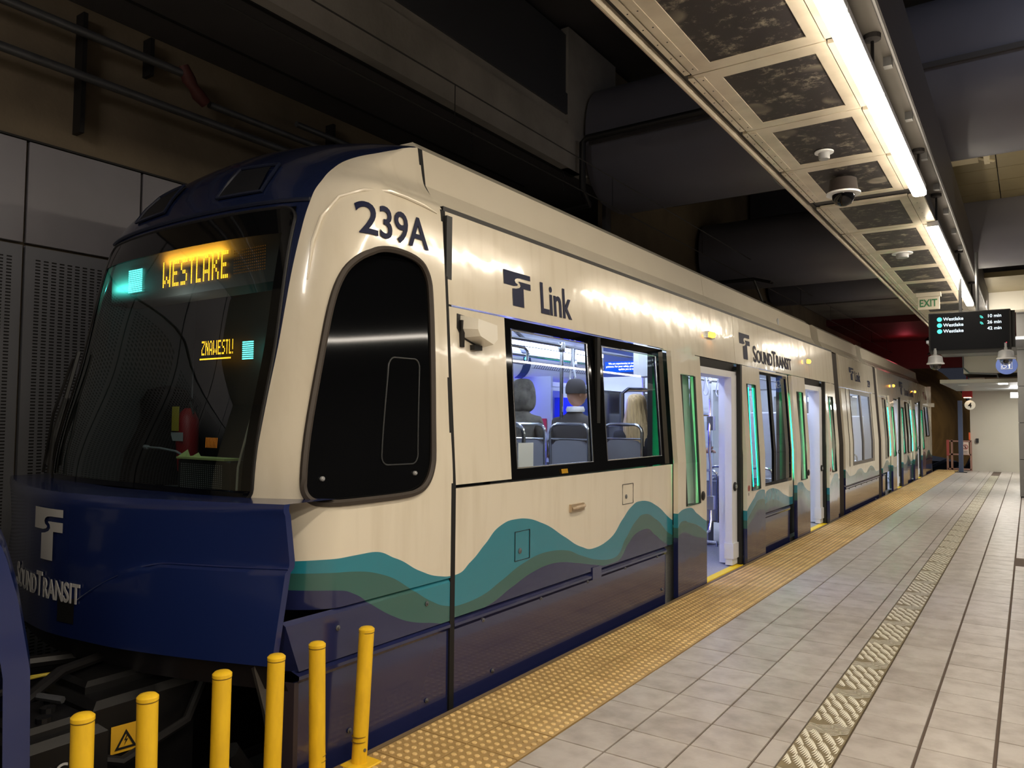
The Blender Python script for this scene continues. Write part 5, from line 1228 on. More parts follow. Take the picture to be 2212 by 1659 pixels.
# concrete wall above and slab
struct('ceiling', MB().box(XW-.4, -5.15, -12, 40, 4.97, 5.1).box(-5.6, 8, -12, 40, 7.0, 7.2), m_soffit)
kz = lambda k, x=-5.0: 1.6-k*(-x)*-1 if False else 1.6+abs(k)*abs(x)
bm_ = thing('trim_1', (-5.0, 9, 4.9), kind='structure')
obj('beam_face', MB().box(-5.13, -5.0, -12, 8.95, 4.97, 5.56), m_conc, bm_)
obj('joint_strip', MB().box(-5.16, -5.12, -12, 8.95, 4.955, 5.0), m_black, bm_)
obj('joint_strip', MB().box(-5.95, -5.93, -12, 8.95, 4.955, 4.975), m_black, bm_)
obj('beam_shelf', MB().box(-5.20, -5.05, -12, 8.95, 5.56, 5.70), m_conc, bm_)
obj('vent_panel', MB().box(-5.15, -5.02, -12, 8.6, 5.70, 5.98), mat('ribbed_dark', rgb(64, 66, 72), .5), bm_)
obj('vent_panel', MB().box(-5.2, -5.05, -12, 8.6, 6.0, 6.8), _M['ribbed_dark'], bm_)
obj('beam_face', MB().box(-5.13, -5.01, 8.6, 10.0, 4.97, 6.9), m_conc, bm_)
obj('beam_face', MB().box(-5.3, -5.08, 10.0, 40, 4.3, 6.9), m_concd, bm_)
struct('trim_2', MB().box(-5.02, -4.96, 9.6, 9.75, 4.3, 6.0), m_soffit)
# pipes on the left wall
def pipe(name, pts, r, m, label, cat='pipe', group=None): return obj(name, MB().tube(pts, r, 12), m, None, label, cat, group, smooth=True)
kp = .497; XP = XW+.13
pz1 = 1.6+.497*abs(XP); c1_y = atx(396, 148, XP)[1]
pipe('conduit', [(XP, -6, pz1), (XP, c1_y, pz1)], .036, m_steel, 'upper steel conduit high on the concrete wall, near length before the red coupling', group='wall conduits')
pz2 = 1.6+.4395*abs(XP)
pipe('conduit', [(XP, -6, pz2), (XP, 14, pz2)], .036, m_steel, 'lower long steel conduit running over the wall panels', group='wall conduits')
pe = atx(700, 300, XP); pb_ = atx(452, 226, XP)
pipe('conduit', [(XP, pb_[1], pb_[2]+.0), (XP, 14, pb_[2])], .032, m_steel, 'upper steel conduit beyond the red coupling', group='wall conduits')
c1, c2, c3, c4 = [atx(*q, XP+.01) for q in ((396, 142), (408, 172), (428, 205), (445, 224))]
pipe('pipe_coupling', [tuple(c1), tuple(c2), tuple((np.array(c2)+np.array(c3))/2), tuple(c3), tuple(c4)], [.045, .062, .045, .062, .05], mat('rust_red', rgb(78, 36, 32), .7, noise=.5, nscale=20), 'rust red jointed coupling stepping down between the upper conduits', 'pipe coupling')
for i, (px, y_0, y_1) in enumerate(((181, 30, 290), (325, 85, 165), (717, 270, 330))):
    a = atx(px, y_0, XW+.02); b = atx(px-3, y_1, XW+.02)
    obj('wall_strut', MB().box(XW-.06, XW+.06, a[1]-.018, a[1]+.018, b[2], a[2]), m_dark, None, ['long dark strut carrying both conduits above the wall panels', 'short dark strut on the upper conduit', 'dark strut just above the train roof'][i], 'bracket')
pa_ = atx(640, 268, XP)
pipe('conduit', [(XP, pa_[1], pa_[2]), (XP, 14, pa_[2])], .03, m_steel, 'short conduit end above the train hood', group='wall conduits')
# conduit running along the duct and dropping to the beam
pipe('conduit', [(-1.8, 8.8, 5.40), (-4.83, 8.8, 5.40), (-4.9, 8.8, 5.35), (-4.9, 8.8, 4.72), (-4.9, 8.85, 4.66), (-4.9, 9.0, 4.55), (-5.6, 9.0, 4.52)], .045, m_dark, 'dark pipe following the big duct and dropping beside the concrete beam')
# ducts across the station
def duct(name, y, z, ry, rz, x0, x1, label, m=m_duct, seams=()):
    P = []; N = 40
    for k in range(N):
        t = 2*math.pi*k/N; c, s = math.cos(t), math.sin(t)
        P.append((math.copysign(abs(c)**.75, c)*ry, math.copysign(abs(s)**.75, s)*rz))
    mb = MB(); vs = [(x, y+p[0], z+p[1]) for x in (x0, x1) for p in P]
    mb.add(vs, [(i, (i+1) % N, (i+1) % N+N, i+N) for i in range(N)]+[tuple(range(N-1, -1, -1)), tuple(range(N, 2*N))])
    d_ = obj(name, mb, m, None, label, 'duct', smooth=True)
    for sx_ in seams:
        obj('seam', MB().tube([(sx_, y+p[0]*1.003, z+p[1]*1.003) for p in P], .006, 5, closed=True), m_grayp, d_)
    return d_
dd = duct('ventilation_duct', 9.85, 5.52, .85, .85, -4.97, 5.5, 'large rounded grey ventilation duct crossing overhead, nearest of the ducts', seams=(-2.6, 1.5))
obj('seam_rail', MB().box(-4.9, 5.5, 8.97, 9.02, 5.38, 5.44), m_soffit, dd)
duct('ventilation_duct', 14.2, 4.75, .8, .62, -5.0, 5.5, 'second dark rounded duct crossing overhead beyond the first', seams=(-1.0, 2.0))
duct('ventilation_duct', 18.5, 4.9, .6, .5, -5.0, 5.5, 'third and farthest rounded duct crossing overhead')
struct('trim_3', MB().box(-5.0, -1.9, 11.6, 12.2, 5.3, 6.9).box(-5.0, -1.9, 16.6, 17.1, 4.9, 6.9).box(-5.0, 5, 20.5, 21.2, 4.75, 6.9), m_soffit)
struct('trim_4', MB().box(-5.0, -1.6, 21.2, 24.5, 4.75, 4.9), m_conc)
# red painted portal beyond, tunnel mouth
m_portal = mat('portal_red', rgb(92, 16, 24), .6, noise=.3, nscale=1)
struct('trim_5', MB().box(-6.3, 1.5, 24.5, 30.6, 4.55, 4.75).box(-6.3, -1.2, 30.3, 30.6, 3.55, 4.6), m_portal)
struct('trim_6', MB().box(-6.3, -5.9, 28, 30.6, -1, 4.6), m_concd)
tn = MB(); NS = 18
def tun(k, q):
    s = k/NS*34; th = s/42.0; cx_ = XC-.15-42*(1-math.cos(th)); cy_ = 30.3+42*math.sin(th)
    ph = -.35*math.pi/2+q*(math.pi+.7*math.pi/2); rx = math.cos(ph)*2.65; z = 1.35+math.sin(ph)*2.65
    return (cx_+rx*math.cos(th), cy_+rx*math.sin(th), z)
m_tun = mat('tunnel_concrete', rgb(146, 116, 74), .8, noise=.7, nscale=.8, c2=rgb(84, 60, 36), bump=.2, bscale=6)
tn.grid(tun, list(range(NS+1)), list(np.linspace(0, 1, 22)))
struct('wall_tunnel', tn, m_tun, smooth=True)
area('tunnel_lamp', (-4.4, 34, 3.6), (0, 0, 0), .3, 4, 30, (1, .85, .55)); area('tunnel_lamp_far', (-6.0, 44, 3.6), (0, 0, 0), .3, 6, 40, (1, .85, .55))
point('portal_red_light', (-3.4, 28.5, 4.2), 5, (1, .12, .16), .2)
# end wall with its doorway side, and the white box room
m_endw = mat('end_wall_paint', rgb(190, 184, 170), .6, noise=.25, nscale=1.2, c2=rgb(160, 152, 136))
struct('wall_end', MB().box(-1.66, 6.0, 30.2, 30.6, -.05, 3.4), m_endw)
struct('wall_end_upper', MB().box(-1.2, 6.0, 30.0, 30.3, 3.1, 7.0), m_concd)
struct('wall_right', MB().box(5.5, 5.8, -12, 31, -1, 7), m_soffit)
struct('wall_back', MB().box(-6.6, 6, -12.3, -12, -1.2, 7), m_concd)
pc_ = thing('pillar', (0, 20.2, 0), kind='structure')
zc = [0.02, .83, 1.63, 2.43, 3.23, 4.03, 4.9]
for i in range(len(zc)-1):
    obj('cladding_panel', MB().bevbox(-.187, .6, 19.91, 20.6, zc[i]+.006, zc[i+1]-.006, .004), mat('pillar_stone', rgb(112, 110, 106), .45, noise=.2, nscale=3), pc_)
obj('pillar_core', MB().box(-.17, .58, 19.93, 20.58, 0, 6.9), m_dark, pc_)
pl = thing('plinth', (-.12, 17.7, 0), 'short stone plinth at the right edge in front of the pillar', 'plinth')
obj('plinth_block', MB().bevbox(-.10, .5, 17.2, 17.7, .25, .6, .02), mat('pillar_stone', rgb(112, 110, 106), .45), pl)
obj('plinth_foot', MB().box(-.06, .45, 17.25, 17.65, 0, .25), m_dark, pl)
# post with the round number sign
ps = thing('sign_post', (-1.86, 28.9, 0), 'slim dark blue steel post at the far end of the tactile strip', 'post')
obj('post', MB().box(-1.93, -1.80, 28.85, 28.97, 0, 2.36), mat('post_blue', rgb(62, 72, 96), .45), ps); obj('foot_plate', MB().box(-2.05, -1.70, 28.75, 29.05, 0, .015), m_dark, ps)
ns = obj('number_sign', MB().lathe([(.155, 0), (.155, .02)], (-1.58, 28.83, 2.21), 32, 'y'), mat('sign_white', rgb(225, 222, 210), .5), None, 'round white sign with a black number 4 beside the dark blue post', 'sign', smooth=True)
text('number', '4', lambda u, v, w: (-1.58+u, 28.828-w, 2.21+v), m_black, ns, h=.17, xs=1, weight=.01, align='CENTER', y0=-.085)
obj('sign_arm', MB().box(-1.84, -1.5, 28.86, 28.9, 2.19, 2.23), m_dark, ns)
rc_ = obj('red_lantern', MB().box(-1.78, -1.5, 28.6, 28.85, 2.46, 2.85).box(-1.66, -1.62, 28.7, 28.74, 2.85, 4.55), m_red, None, 'red rectangular lamp box hanging above the number 4 sign', 'lamp')
obj('lantern_light', MB().box(-1.74, -1.54, 28.64, 28.8, 2.44, 2.46), emat('lantern_glow', rgb(255, 220, 180), 5), rc_)
# gate with the warning notice
m_gate = mat('gate_pink_grey', rgb(150, 112, 98), .5)
gt = thing('gate', (-2.0, 30, 0), 'low metal gate frame at the platform end in front of the tunnel', 'gate')
for x in (-2.33, -2.2, -1.64): obj('gate_post', MB().box(x-.03, x+.03, 29.98, 30.04, 0, 1.04), m_gate, gt)
for z in (.05, .55, 1.0): obj('gate_rail', MB().box(-2.33, -1.64, 29.98, 30.03, z-.025, z+.025), m_gate, gt)
obj('gate_plate', MB().box(-2.36, -2.28, 29.97, 30.05, .5, 1.04), mat('gate_red', rgb(170, 76, 70), .5), gt)
wn = obj('warning_sign', MB().box(-1.90, -1.70, 29.94, 29.96, .55, .97), mat('sign_pink', rgb(206, 184, 168), .5), None, 'small white prohibition notice with a crossed walking figure on the gate', 'sign')
ring = [(-1.80+.075*math.cos(t), 29.935, .81+.075*math.sin(t)) for t in np.linspace(0, 2*math.pi, 20)[:-1]]
obj('prohibition_ring', MB().tube(ring, .009, 5, closed=True).tube([(-1.85, 29.935, .86), (-1.75, 29.935, .76)], .008, 5), m_red, wn)
obj('walking_figure', MB().lathe([(.013, 0), (.013, .004)], (-1.80, 29.93, .85), 8, 'y').tube([(-1.8, 29.935, .83), (-1.8, 29.935, .79), (-1.775, 29.935, .755)], .008, 5).tube([(-1.8, 29.935, .79), (-1.82, 29.935, .755)], .008, 5).tube([(-1.825, 29.935, .81), (-1.8, 29.935, .82), (-1.775, 29.935, .80)], .006, 5), m_black, wn)
for k in range(3): obj('notice_line', MB().box(-1.87, -1.73, 29.935, 29.938, .66-.035*k, .67-.035*k), m_text, wn)
obj('call_point', MB().box(-1.50, -1.42, 30.14, 30.2, .95, 1.10), m_dark, None, 'small dark switch box with a red top on the end wall', 'switch')
obj('hose_box', MB().box(-1.70, -1.66, 30.05, 30.2, 1.05, 1.3), mat('orange', rgb(220, 90, 40), .5), None, 'orange box on the corner of the end wall', 'box')
# canopies over the end room
sh = thing('canopy_shelf', (-1.0, 22, 2.5), 'lower pale canopy slab jutting out over the end of the platform', 'canopy')
obj('fascia', MB().box(-1.85, .1, 22.0, 22.1, 2.62, 2.71), m_endw, sh); obj('soffit', MB().add([(-1.85, 22.05, 2.62), (.1, 22.05, 2.62), (.1, 27.5, 2.62), (-1.85, 27.5, 2.62)], [(0, 1, 2, 3)]).box(-1.85, .1, 22.05, 27.5, 2.63, 2.70), m_grayp, sh)
obj('downlight', MB().box(-.62, -.42, 22.6, 22.9, 2.605, 2.618), emat('downlight', rgb(255, 250, 235), 25), sh); obj('speaker_disc', MB().lathe([(.12, 0), (.12, .02)], (-1.4, 23.0, 2.60), 16), m_white, sh)
area('pillar_fill', (-.6, 17.2, 3.5), (math.radians(38), 0, 0), .3, 2, 90, (1, .93, .82))  # added fill light toward the pillar and box beam, no fitting
area('canopy_downlight_lamp', (-.5, 23, 2.58), (0, 0, 0), .3, .3, 50, (1, .95, .85)); area('end_room_lamp', (.2, 28.0, 2.75), (0, 0, 0), .5, .5, 90, (1, .96, .86))
obj('wall_lamp', MB().box(-.42, -.2, 26.0, 26.12, 2.36, 2.50), emat('wall_lamp_glow', rgb(255, 255, 250), 25), None, 'bright square lamp under the canopy beside the pillar', 'lamp')
uc = thing('canopy_box', (-.7, 21, 2.85), 'upper pale box beam under the departures screen carrying the blue sign', 'beam')
obj('box_beam', MB().box(-1.33, .1, 22.0, 24.0, 2.85, 3.30), m_endw, uc)
obj('upper_soffit', MB().box(-1.75, .1, 18.0, 22.0, 3.28, 3.34), m_grayp, uc); obj('upper_downlight', MB().box(-.62, -.42, 19.2, 19.5, 3.265, 3.28), _M['downlight'], uc)
obj('cable', MB().tube([(-1.33, 21.95, 3.4), (-1.33, 21.95, 3.0), (-1.2, 21.95, 2.86), (-.9, 21.95, 2.84), (-.62, 21.95, 2.82), (-.6, 21.95, 2.72)], .02, 6), m_steel, uc)
bs = obj('lift_sign', MB().lathe([(.205, 0), (.205, .03)], (-.38, 19.9, 2.90), 36, 'y'), mat('sign_blue', rgb(24, 72, 160), .4), None, 'round blue sign with a white lift and wheelchair symbol', 'sign', smooth=True)
fx, fz, fy = -.38, 2.90, 19.895
obj('white_frame', MB().tube([(fx-.10, fy, fz-.085), (fx+.10, fy, fz-.085), (fx+.10, fy, fz+.085), (fx-.10, fy, fz+.085)], .010, 4, closed=True), m_white, bs)
obj('wheelchair_figure', MB().lathe([(.016, 0), (.016, .004)], (fx-.045, fy-.004, fz+.055), 10, 'y').tube([(fx-.045, fy, fz+.035), (fx-.045, fy, fz-.01), (fx-.01, fy, fz-.01), (fx, fy, fz-.05)], .008, 5).tube([(fx-.05+.035*math.cos(t), fy, fz-.03+.035*math.sin(t)) for t in np.linspace(1.8, 6.0, 10)], .006, 5), m_white, bs)
obj('standing_figure', MB().lathe([(.015, 0), (.015, .004)], (fx+.05, fy-.004, fz+.055), 10, 'y').box(fx+.032, fx+.068, fy-.004, fy, fz-.02, fz+.035).box(fx+.038, fx+.062, fy-.004, fy, fz-.07, fz-.02), m_white, bs)
# departures screen
dsx0, dsx1, dsz0, dsz1 = -1.12, -.185, 2.60, 3.14; dy_ = 12.0
ds = thing('departure_screen', ((dsx0+dsx1)/2, dy_, dsz0), 'black departures screen hanging over the platform listing Westlake trains', 'screen')
obj('screen_body', MB().bevbox(dsx0-.015, dsx1+.015, dy_, dy_+.12, dsz0, dsz1, .01).box(dsx1+.0, dsx1+.06, dy_+.03, dy_+.16, dsz0+.03, dsz1-.02), m_black, ds)
obj('screen_glass', MB().box(dsx0+.005, dsx1-.005, dy_-.004, dy_, dsz0+.02, dsz1-.015), mat('screen_off', rgb(6, 8, 16), .5, spec=.15), ds)
m_scw = emat('screen_letters', rgb(225, 245, 255), 1.6); m_sct = emat('screen_teal', rgb(90, 240, 215), 1.3)
for k, (mn, live) in enumerate((('10 min', 1), ('26 min', 1), ('42 min', 0))):
    zz = dsz1-.115-.0835*k*1.0
    text('destination_row', 'Westlake', lambda u, v, w, zz=zz: (dsx0+.165+u, dy_-.006-w, zz+v), m_scw, ds, h=.047, xs=.98, weight=.012)
    text('minutes_row', mn, lambda u, v, w, zz=zz: (dsx1-.09+u, dy_-.006-w, zz+.012+v), m_scw, ds, h=.044, xs=.98, weight=.012, align='RIGHT')
    obj('line_symbol', MB().lathe([(.031, 0), (.031, .004)], (dsx0+.12, dy_-.008, zz+.02), 20, 'y'), m_sct, ds)
    if live:
        obj('live_mark', MB().tube([(dsx1-.335+.02*math.sin(t), dy_-.008, zz+.005+.02*math.cos(t)) for t in (0, .5, 1.0, 1.57)], .004, 4).tube([(dsx1-.335+.035*math.sin(t), dy_-.008, zz+.005+.035*math.cos(t)) for t in (0, .5, 1.0, 1.57)], .004, 4), m_sct, ds)
obj('standby_light', MB().box(dsx1-.045, dsx1-.035, dy_-.007, dy_-.004, dsz0+.085, dsz0+.093), emat('standby', (1, .05, .1, 1), 2), ds)
obj('hanger', MB().tube([(-.75, dy_+.06, dsz1), (-.75, dy_+.06, 3.95)], .02, 8).tube([(-.55, dy_+.06, dsz1), (-.55, dy_+.06, 3.95)], .02, 8), m_steel, ds)
def dome_cam(x, y, z, s, label, dark=False, grp='dome cameras'):
    t = thing('dome_camera', (x, y, z-.2*s), label, 'camera', grp)
    c = mat('camera_dark', rgb(60, 54, 52), .5) if dark else m_grayp
    obj('housing', MB().lathe([(.05*s, z), (.09*s, z-.02*s), (.10*s, z-.10*s), (.115*s, z-.115*s), (.115*s, z-.13*s), (.09*s, z-.13*s)], (x, y, 0), 24), c, t, smooth=True)
    obj('trim_ring', MB().lathe([(.117*s, z-.118*s), (.117*s, z-.13*s), (.085*s, z-.132*s)], (x, y, 0), 24), m_white, t, smooth=True)
    obj('dome', MB().lathe([(.078*s, z-.13*s), (.075*s, z-.16*s), (.055*s, z-.195*s), (.02*s, z-.212*s), (.001, z-.214*s)], (x, y, 0), 20), m_gloss if dark else glass('dome_glass', (.5, .5, .5, 1), .1), t, smooth=True)
    obj('lens', MB().lathe([(.03*s, z-.14*s), (.035*s, z-.17*s), (.02*s, z-.19*s)], (x, y, 0), 12), m_black, t)
    obj('mount', MB().tube([(x, y, z-.01), (x, y, z+.10*s)], .03*s, 10), c, t)
    return t
dome_cam(-1.06, 12.02, 2.55, .95, 'dome camera hanging under the left end of the departures screen'); dome_cam(-.235, 12.02, 2.59, .95, 'dome camera hanging under the right end of the departures screen')
obj('camera_bar', MB().box(-1.12, -.2, 12.0, 12.1, 2.565, 2.60), m_dark, ds)

# ------------------------------------------------------------------ soffit trough over the platform edge
ZT = 3.70
TX0, TX1 = -1.735, -.74
tr = thing('ceiling_trough', (-1.25, 10, ZT), 'long metal ceiling trough of framed dark perforated panels above the platform edge', 'ceiling panels')
def moon():
    m = bpy.data.materials.new('printed_mesh'); m.use_nodes = True; nt = m.node_tree; b = nt.nodes['Principled BSDF']
    g = nt.nodes.new('ShaderNodeNewGeometry'); cols_ = []
    v = nt.nodes.new('ShaderNodeTexVoronoi'); v.inputs['Scale'].default_value = 3.4; v.inputs['Randomness'].default_value = 1
    nz = nt.nodes.new('ShaderNodeTexNoise'); nz.inputs['Scale'].default_value = 7; nz.inputs['Detail'].default_value = 12; nz.inputs['Roughness'].default_value = .8
    nt.links.new(g.outputs['Position'], v.inputs['Vector']); nt.links.new(g.outputs['Position'], nz.inputs['Vector'])
    r1 = nt.nodes.new('ShaderNodeValToRGB'); e = r1.color_ramp.elements; e[0].position = .0; e[0].color = (.22, .22, .22, 1); e[1].position = .34; e[1].color = (0, 0, 0, 1)
    x = r1.color_ramp.elements.new(.25); x.color = (.45, .45, .45, 1)
    nt.links.new(v.outputs['Distance'], r1.inputs[0])
    n2 = nt.nodes.new('ShaderNodeTexNoise'); n2.inputs['Scale'].default_value = 1.6; n2.inputs['Detail'].default_value = 2; nt.links.new(g.outputs['Position'], n2.inputs['Vector'])
    r2 = nt.nodes.new('ShaderNodeValToRGB'); e = r2.color_ramp.elements; e[0].position = .50; e[0].color = (0, 0, 0, 1); e[1].position = .62; e[1].color = (1, 1, 1, 1); nt.links.new(n2.outputs['Fac'], r2.inputs[0])
    ml = nt.nodes.new('ShaderNodeMath'); ml.operation = 'MULTIPLY'; nt.links.new(r1.outputs[0], ml.inputs[0]); nt.links.new(r2.outputs[0], ml.inputs[1])
    r3 = nt.nodes.new('ShaderNodeValToRGB'); e = r3.color_ramp.elements; e[0].position = .53; e[0].color = (0, 0, 0, 1); e[1].position = .74; e[1].color = (.85, .85, .85, 1); nt.links.new(nz.outputs['Fac'], r3.inputs[0])
    m2 = nt.nodes.new('ShaderNodeMath'); m2.operation = 'MAXIMUM'; nt.links.new(ml.outputs[0], m2.inputs[0]); nt.links.new(r3.outputs[0], m2.inputs[1])
    mx = nt.nodes.new('ShaderNodeMix'); mx.data_type = 'RGBA'; mx.inputs['A'].default_value = rgb(30, 24, 27); mx.inputs['B'].default_value = rgb(186, 176, 156)
    nt.links.new(m2.outputs[0], mx.inputs['Factor']); nt.links.new(mx.outputs['Result'], b.inputs['Base Color']); b.inputs['Roughness'].default_value = .6
    return m
m_moon = moon()
JY = [-4.1, -2.9, -1.7, -.5, .7, 1.95, 3.18, 4.32, 5.39, 6.44, 7.52]
JY2 = [7.72+1.22*k for k in range(19)]
segs = [(JY[i], JY[i+1]) for i in range(len(JY)-1)]+[(JY2[i], JY2[i+1]) for i in range(len(JY2)-1)]
RX = -.78
for i, (a, b) in enumerate(segs):
    if a > 26: break
    fr_ = MB(); gx0, gx1, gy0, gy1 = -1.50, -.96, a+.12, b-.10
    X0, X1 = -1.645, -.885
    for bx in ((X0, gx0, a+.006, b-.006), (gx1, X1, a+.006, b-.006), (gx0, gx1, a+.006, gy0), (gx0, gx1, gy1, b-.006)): fr_.box(*bx, ZT, ZT+.02)
    f_ = obj('panel_frame', fr_, m_galv, tr)
    obj('printed_panel', MB().box(gx0-.01, gx1+.01, gy0-.01, gy1+.01, ZT+.006, ZT+.012), m_moon, f_)
    obj('rail_strip', MB().box(TX0+.05, X0-.006, a+.03, b-.03, ZT-.004, ZT+.02), m_galv, f_)
    obj('access_strip', MB().box(X0+.012, X0+.055, a+.05, b-.05, ZT-.004, ZT), m_galv, f_)
    obj('side_strip', MB().box(X1+.006, RX+.02, a+.03, b-.03, ZT-.004, ZT+.02), m_galv, f_)
    riv = MB()
    nr = 6
    for k in range(nr):
        y = a+.09+(b-a-.18)*k/(nr-1)
        for x in (TX0+.068, X0+.035, X1+.05): riv.lathe([(.0055, ZT-.0055), (.004, ZT-.004)], (x, y, 0), 6)
    obj('rivets', riv, m_black, f_, kind='stuff')
obj('outer_channel', MB().box(TX0-.0, TX0+.012, -4, 26, ZT-.03, ZT+.06), m_galv, tr)
obj('channel_recess', MB().box(TX0+.012, TX0+.048, -4, 26, ZT+.02, ZT+.05), m_dark, tr)
obj('outer_lip', MB().box(TX0-.02, TX0-.006, -4, 26, ZT-.015, ZT-.0), mat('lip_pink', rgb(170, 150, 136), .4, metal=.4), tr)
obj('trough_back', MB().box(TX0, RX+.02, -4, 26, ZT+.03, ZT+.12), m_soffit, tr)
dome_cam(-1.27, 6.85, ZT, 1.18, 'dark dome camera on the ceiling trough, nearest of the dome cameras', True)
def detector(x, y, s, label):
    t = thing('smoke_detector', (x, y, ZT-.06), label, 'detector', 'white detectors on the ceiling trough')
    obj('detector_base', MB().lathe([(.07*s, ZT), (.07*s, ZT-.01), (.03*s, ZT-.012)], (x, y, 0), 20), m_white, t, smooth=True)
    obj('detector_body', MB().lathe([(.042*s, ZT-.01), (.042*s, ZT-.05), (.038*s, ZT-.06), (.001, ZT-.06)], (x, y, 0), 20), m_grayp, t, smooth=True)
detector(-1.27, 6.12, 1.0, 'white smoke detector on the ceiling trough just before the dark dome camera'); detector(-1.25, 10.35, 1.7, 'flat white detector on the ceiling trough between the camera and the exit sign')
es = obj('exit_sign', MB().box(-1.42, -1.12, 13.5, 13.56, 3.40, 3.62).box(-1.44, -1.10, 13.46, 13.60, 3.60, 3.66), m_endw, None, 'pale box exit sign with green letters under the trough', 'sign')
text('exit_lettering', 'EXIT', lambda u, v, w: (-1.40+u, 13.495-w, 3.445+v), mat('exit_green', rgb(40, 110, 70), .5), es, h=.12, xs=.74, weight=.02)
# strip lights: runs of separate fittings
m_lamp = emat('strip_light_diffuser', rgb(255, 240, 216), LAMP); m_up = emat('added_strip_glow', rgb(255, 236, 206), 5)
def strip_light(x, a, b, z, label, grp):
    t = thing('strip_light', (x, (a+b)/2, z), label, 'ceiling light', grp)
    obj('light_body', MB().box(x-.05, x+.05, a+.004, b-.004, z+.045, z+.10), m_white, t)
    obj('added_glow_strip', MB().box(x-.03, x+.03, a+.03, b-.03, z+.10, z+.104), m_up, t)  # unseen glowing strip added to brighten the beam underside
    obj('diffuser', MB().add([(x-.053, a+.012, z+.045), (x-.053, b-.012, z+.045), (x-.053, b-.012, z+.012), (x-.053, a+.012, z+.012), (x-.035, a+.012, z), (x-.035, b-.012, z), (x+.035, b-.012, z), (x+.035, a+.012, z), (x+.053, b-.012, z+.012), (x+.053, a+.012, z+.012), (x+.053, b-.012, z+.045), (x+.053, a+.012, z+.045)],
        [(0, 1, 2, 3), (3, 2, 5, 4), (4, 5, 6, 7), (7, 6, 8, 9), (9, 8, 10, 11)]), m_lamp, t)
    return t
runA = [-.8, .39, 1.58, 2.77, 3.96, 5.13, 6.30, 7.46]
for i in range(len(runA)-1):
    vis = ['strip light farthest behind the photographer, out of frame', 'strip light just behind the photographer, out of frame', 'strip light straight above the photographer, out of frame', 'nearest strip light in view, cut by the top edge', 'second nearest strip light over the platform', 'third strip light over the platform', 'last strip light of the near run, before the gap']
    strip_light(-.755, runA[i], runA[i+1], 3.6, vis[i], 'strip lights of the near run')
runB = [8.85, 10.07, 11.29, 12.51, 13.73, 14.95]
nm_ = ['first', 'second', 'third', 'fourth', 'fifth']
for i in range(5): strip_light(-.785, runB[i], runB[i+1], 3.6, nm_[i]+' strip light of the far run beyond the gap', 'strip lights of the far run')
for k in range(3): strip_light(-.785, 17.5+1.22*k, 18.7+1.22*k, 3.6, ('first', 'second', 'third')[k]+' strip light hidden beyond the departures screen', 'strip lights beyond the screen')
for k, y in enumerate((1.6, 5.0, 7.35, 8.9, 12.0, 14.8)):
    t = thing('lamp_hanger', (-.75, y, 3.7), ['hanger rod out of frame', 'thin rod holding the near lights, halfway along', 'thin rod at the end of the near lights', 'thin rod at the start of the far lights', 'thin rod in the middle of the far lights', 'thin rod at the end of the far lights'][k], 'hanger', 'rods holding the strip lights')
    obj('rod', MB().tube([(-.75, y, 3.706), (-.75, y, 3.99)], .010, 8), m_dark, t); obj('canopy_cup', MB().lathe([(.05, 3.99), (.05, 3.96), (.02, 3.95)], (-.75, y, 0), 14), m_soffit, t)
# longitudinal beam carrying the lights
lb = thing('trim_7', (-.8, 10, 3.99), kind='structure')
obj('beam_underside', MB().box(-.95, -.685, -6, 26, 3.99, 4.10), mat('beam_lit', rgb(126, 122, 118), .5, noise=.3, nscale=3), lb)  # paler tone paints in the lamp light on the underside
obj('beam_web', MB().box(-.685, -.655, -6, 26, 3.97, 4.50), mat('beam_shaded', rgb(74, 68, 68), .55), lb)  # darker tone paints in the shade away from the lamps
obj('beam_lip', MB().tube([(-.67, -6, 3.97), (-.67, 26, 3.97)], .012, 6), m_grayp, lb)
for k in range(10):
    y = 2.2+1.05*k
    obj('beam_bracket', MB().box(-.74, -.69, y, y+.06, 3.93, 3.99), m_grayp, lb)
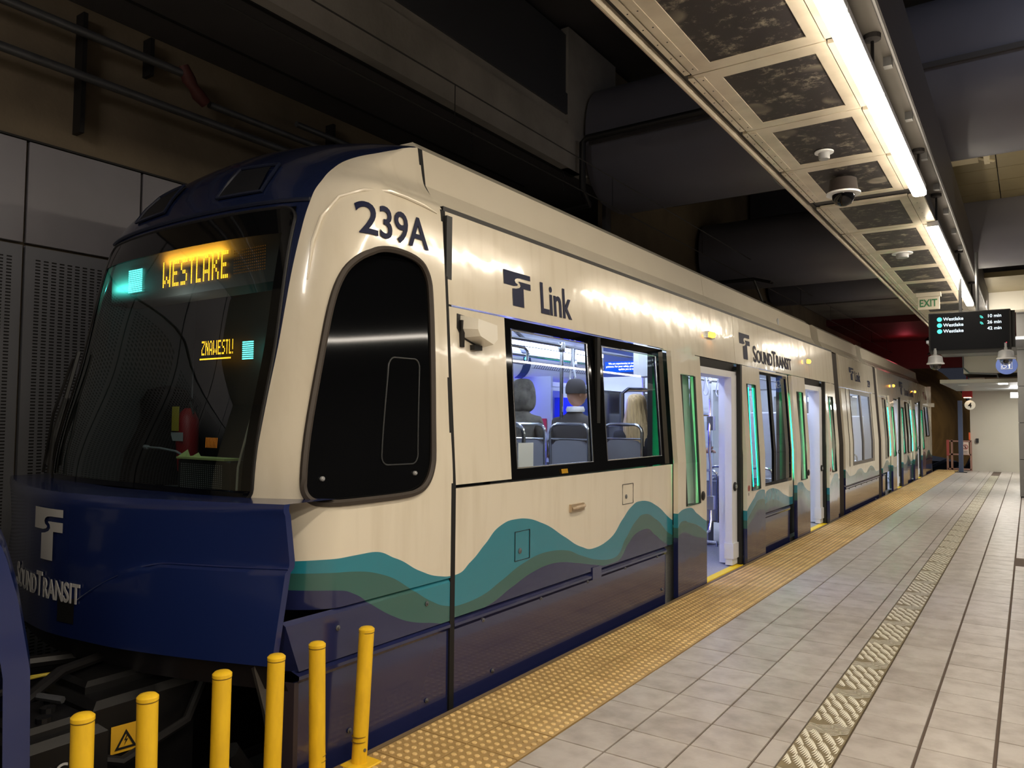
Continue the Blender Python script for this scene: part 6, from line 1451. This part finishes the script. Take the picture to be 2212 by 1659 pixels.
# metal tiled ceiling to the right between the ducts
mc_ = thing('ceiling_metal', (0, 11.5, 5.0), kind='structure')
m_mt = mat('metal_tile', rgb(150, 138, 104), .35, metal=.55, noise=.2, nscale=3)
for i in range(4):
    for j in range(7):
        x0 = -.9+.62*i; y0 = 9.3+.62*j
        if i == 2 and 2 <= j <= 4: continue
        obj('ceiling_tile', MB().bevbox(x0+.006, x0+.614, y0+.006, y0+.614, 5.0, 5.03, .0), m_mt, mc_)
obj('ceiling_void', MB().box(.34, .96, 10.5, 12.4, 5.05, 5.5), m_black, mc_)
gf = obj('broken_fitting', MB().box(-.86, -.46, 10.9, 11.15, 4.92, 4.99).box(-.40, -.34, 10.85, 11.2, 4.9, 5.0).tube([(-.5, 11.0, 4.95), (-.3, 11.1, 4.9), (-.42, 11.2, 4.97)], .02, 6), mat('fitting_cream', rgb(216, 206, 176), .5), None, 'cream open light fitting hanging from the metal tiled ceiling', 'light fitting')
struct('wall_upper_right', MB().box(-.9, 5.5, 19.0, 19.4, 4.0, 7.0).box(-.65, 5.5, 15.9, 16.2, 4.55, 6.0), m_endw)
struct('trim_8', MB().box(-.7, 5.5, 17.0, 19.0, 4.4, 4.5), m_mt)
area('upper_blue_light', (2.0, 7.2, 6.6), (math.radians(35), 0, 0), 3, .3, 22, (.8, .86, 1))
area('concourse_light', (1.6, 11.5, 4.4), (math.radians(180), 0, 0), 1.5, 3, 40, (1, .85, .55))
# catenary and hanging chains
wr = MB()
for x, z in ((-4.045, 4.15), (-4.045, 4.5)): wr.tube([(x, -8, z), (x, 40, z)], .008, 4)
for k in range(14): wr.tube([(-4.045, -4+3*k, 4.15), (-4.045, -4+3*k, 4.5)], .005, 4)
obj('overhead_wire', wr, m_dark, None, 'thin overhead contact wires above the train roof', 'wire')
for i, (px, y_0, y_1, xx) in enumerate(((1018, 268, 340, -5.05), (1217, 372, 420, -5.05))):
    a = atx(px, y_0, xx); b = atx(px, y_1, xx)
    ch_ = MB(); n_ = 8
    for k in range(n_): z = a[2]+(b[2]-a[2])*k/n_; ch_.tube([(xx, a[1], z), (xx+.012*(k % 2), a[1]+.012*((k+1) % 2), z-(a[2]-b[2])/n_*1.1)], .008, 4)
    obj('hanging_chain', ch_, m_dark, None, ['short chain hanging below the concrete beam over the train roof', 'thin rod and hook hanging near the pipe bend'][i], 'chain')
ov = MB().tube([(-2.0, 25, 4.3), (-2.0, 25, 3.9), (-2.4, 25, 3.6)], .03, 6).tube([(-2.3, 25, 3.9), (-1.2, 25, 3.85)], .03, 6).tube([(-2.2, 25.0, 4.2), (-2.45, 25, 4.0)], .05, 6)
obj('wire_bracket', ov, m_dark, None, 'dark overhead wire bracket beside the far end of the trough', 'bracket')
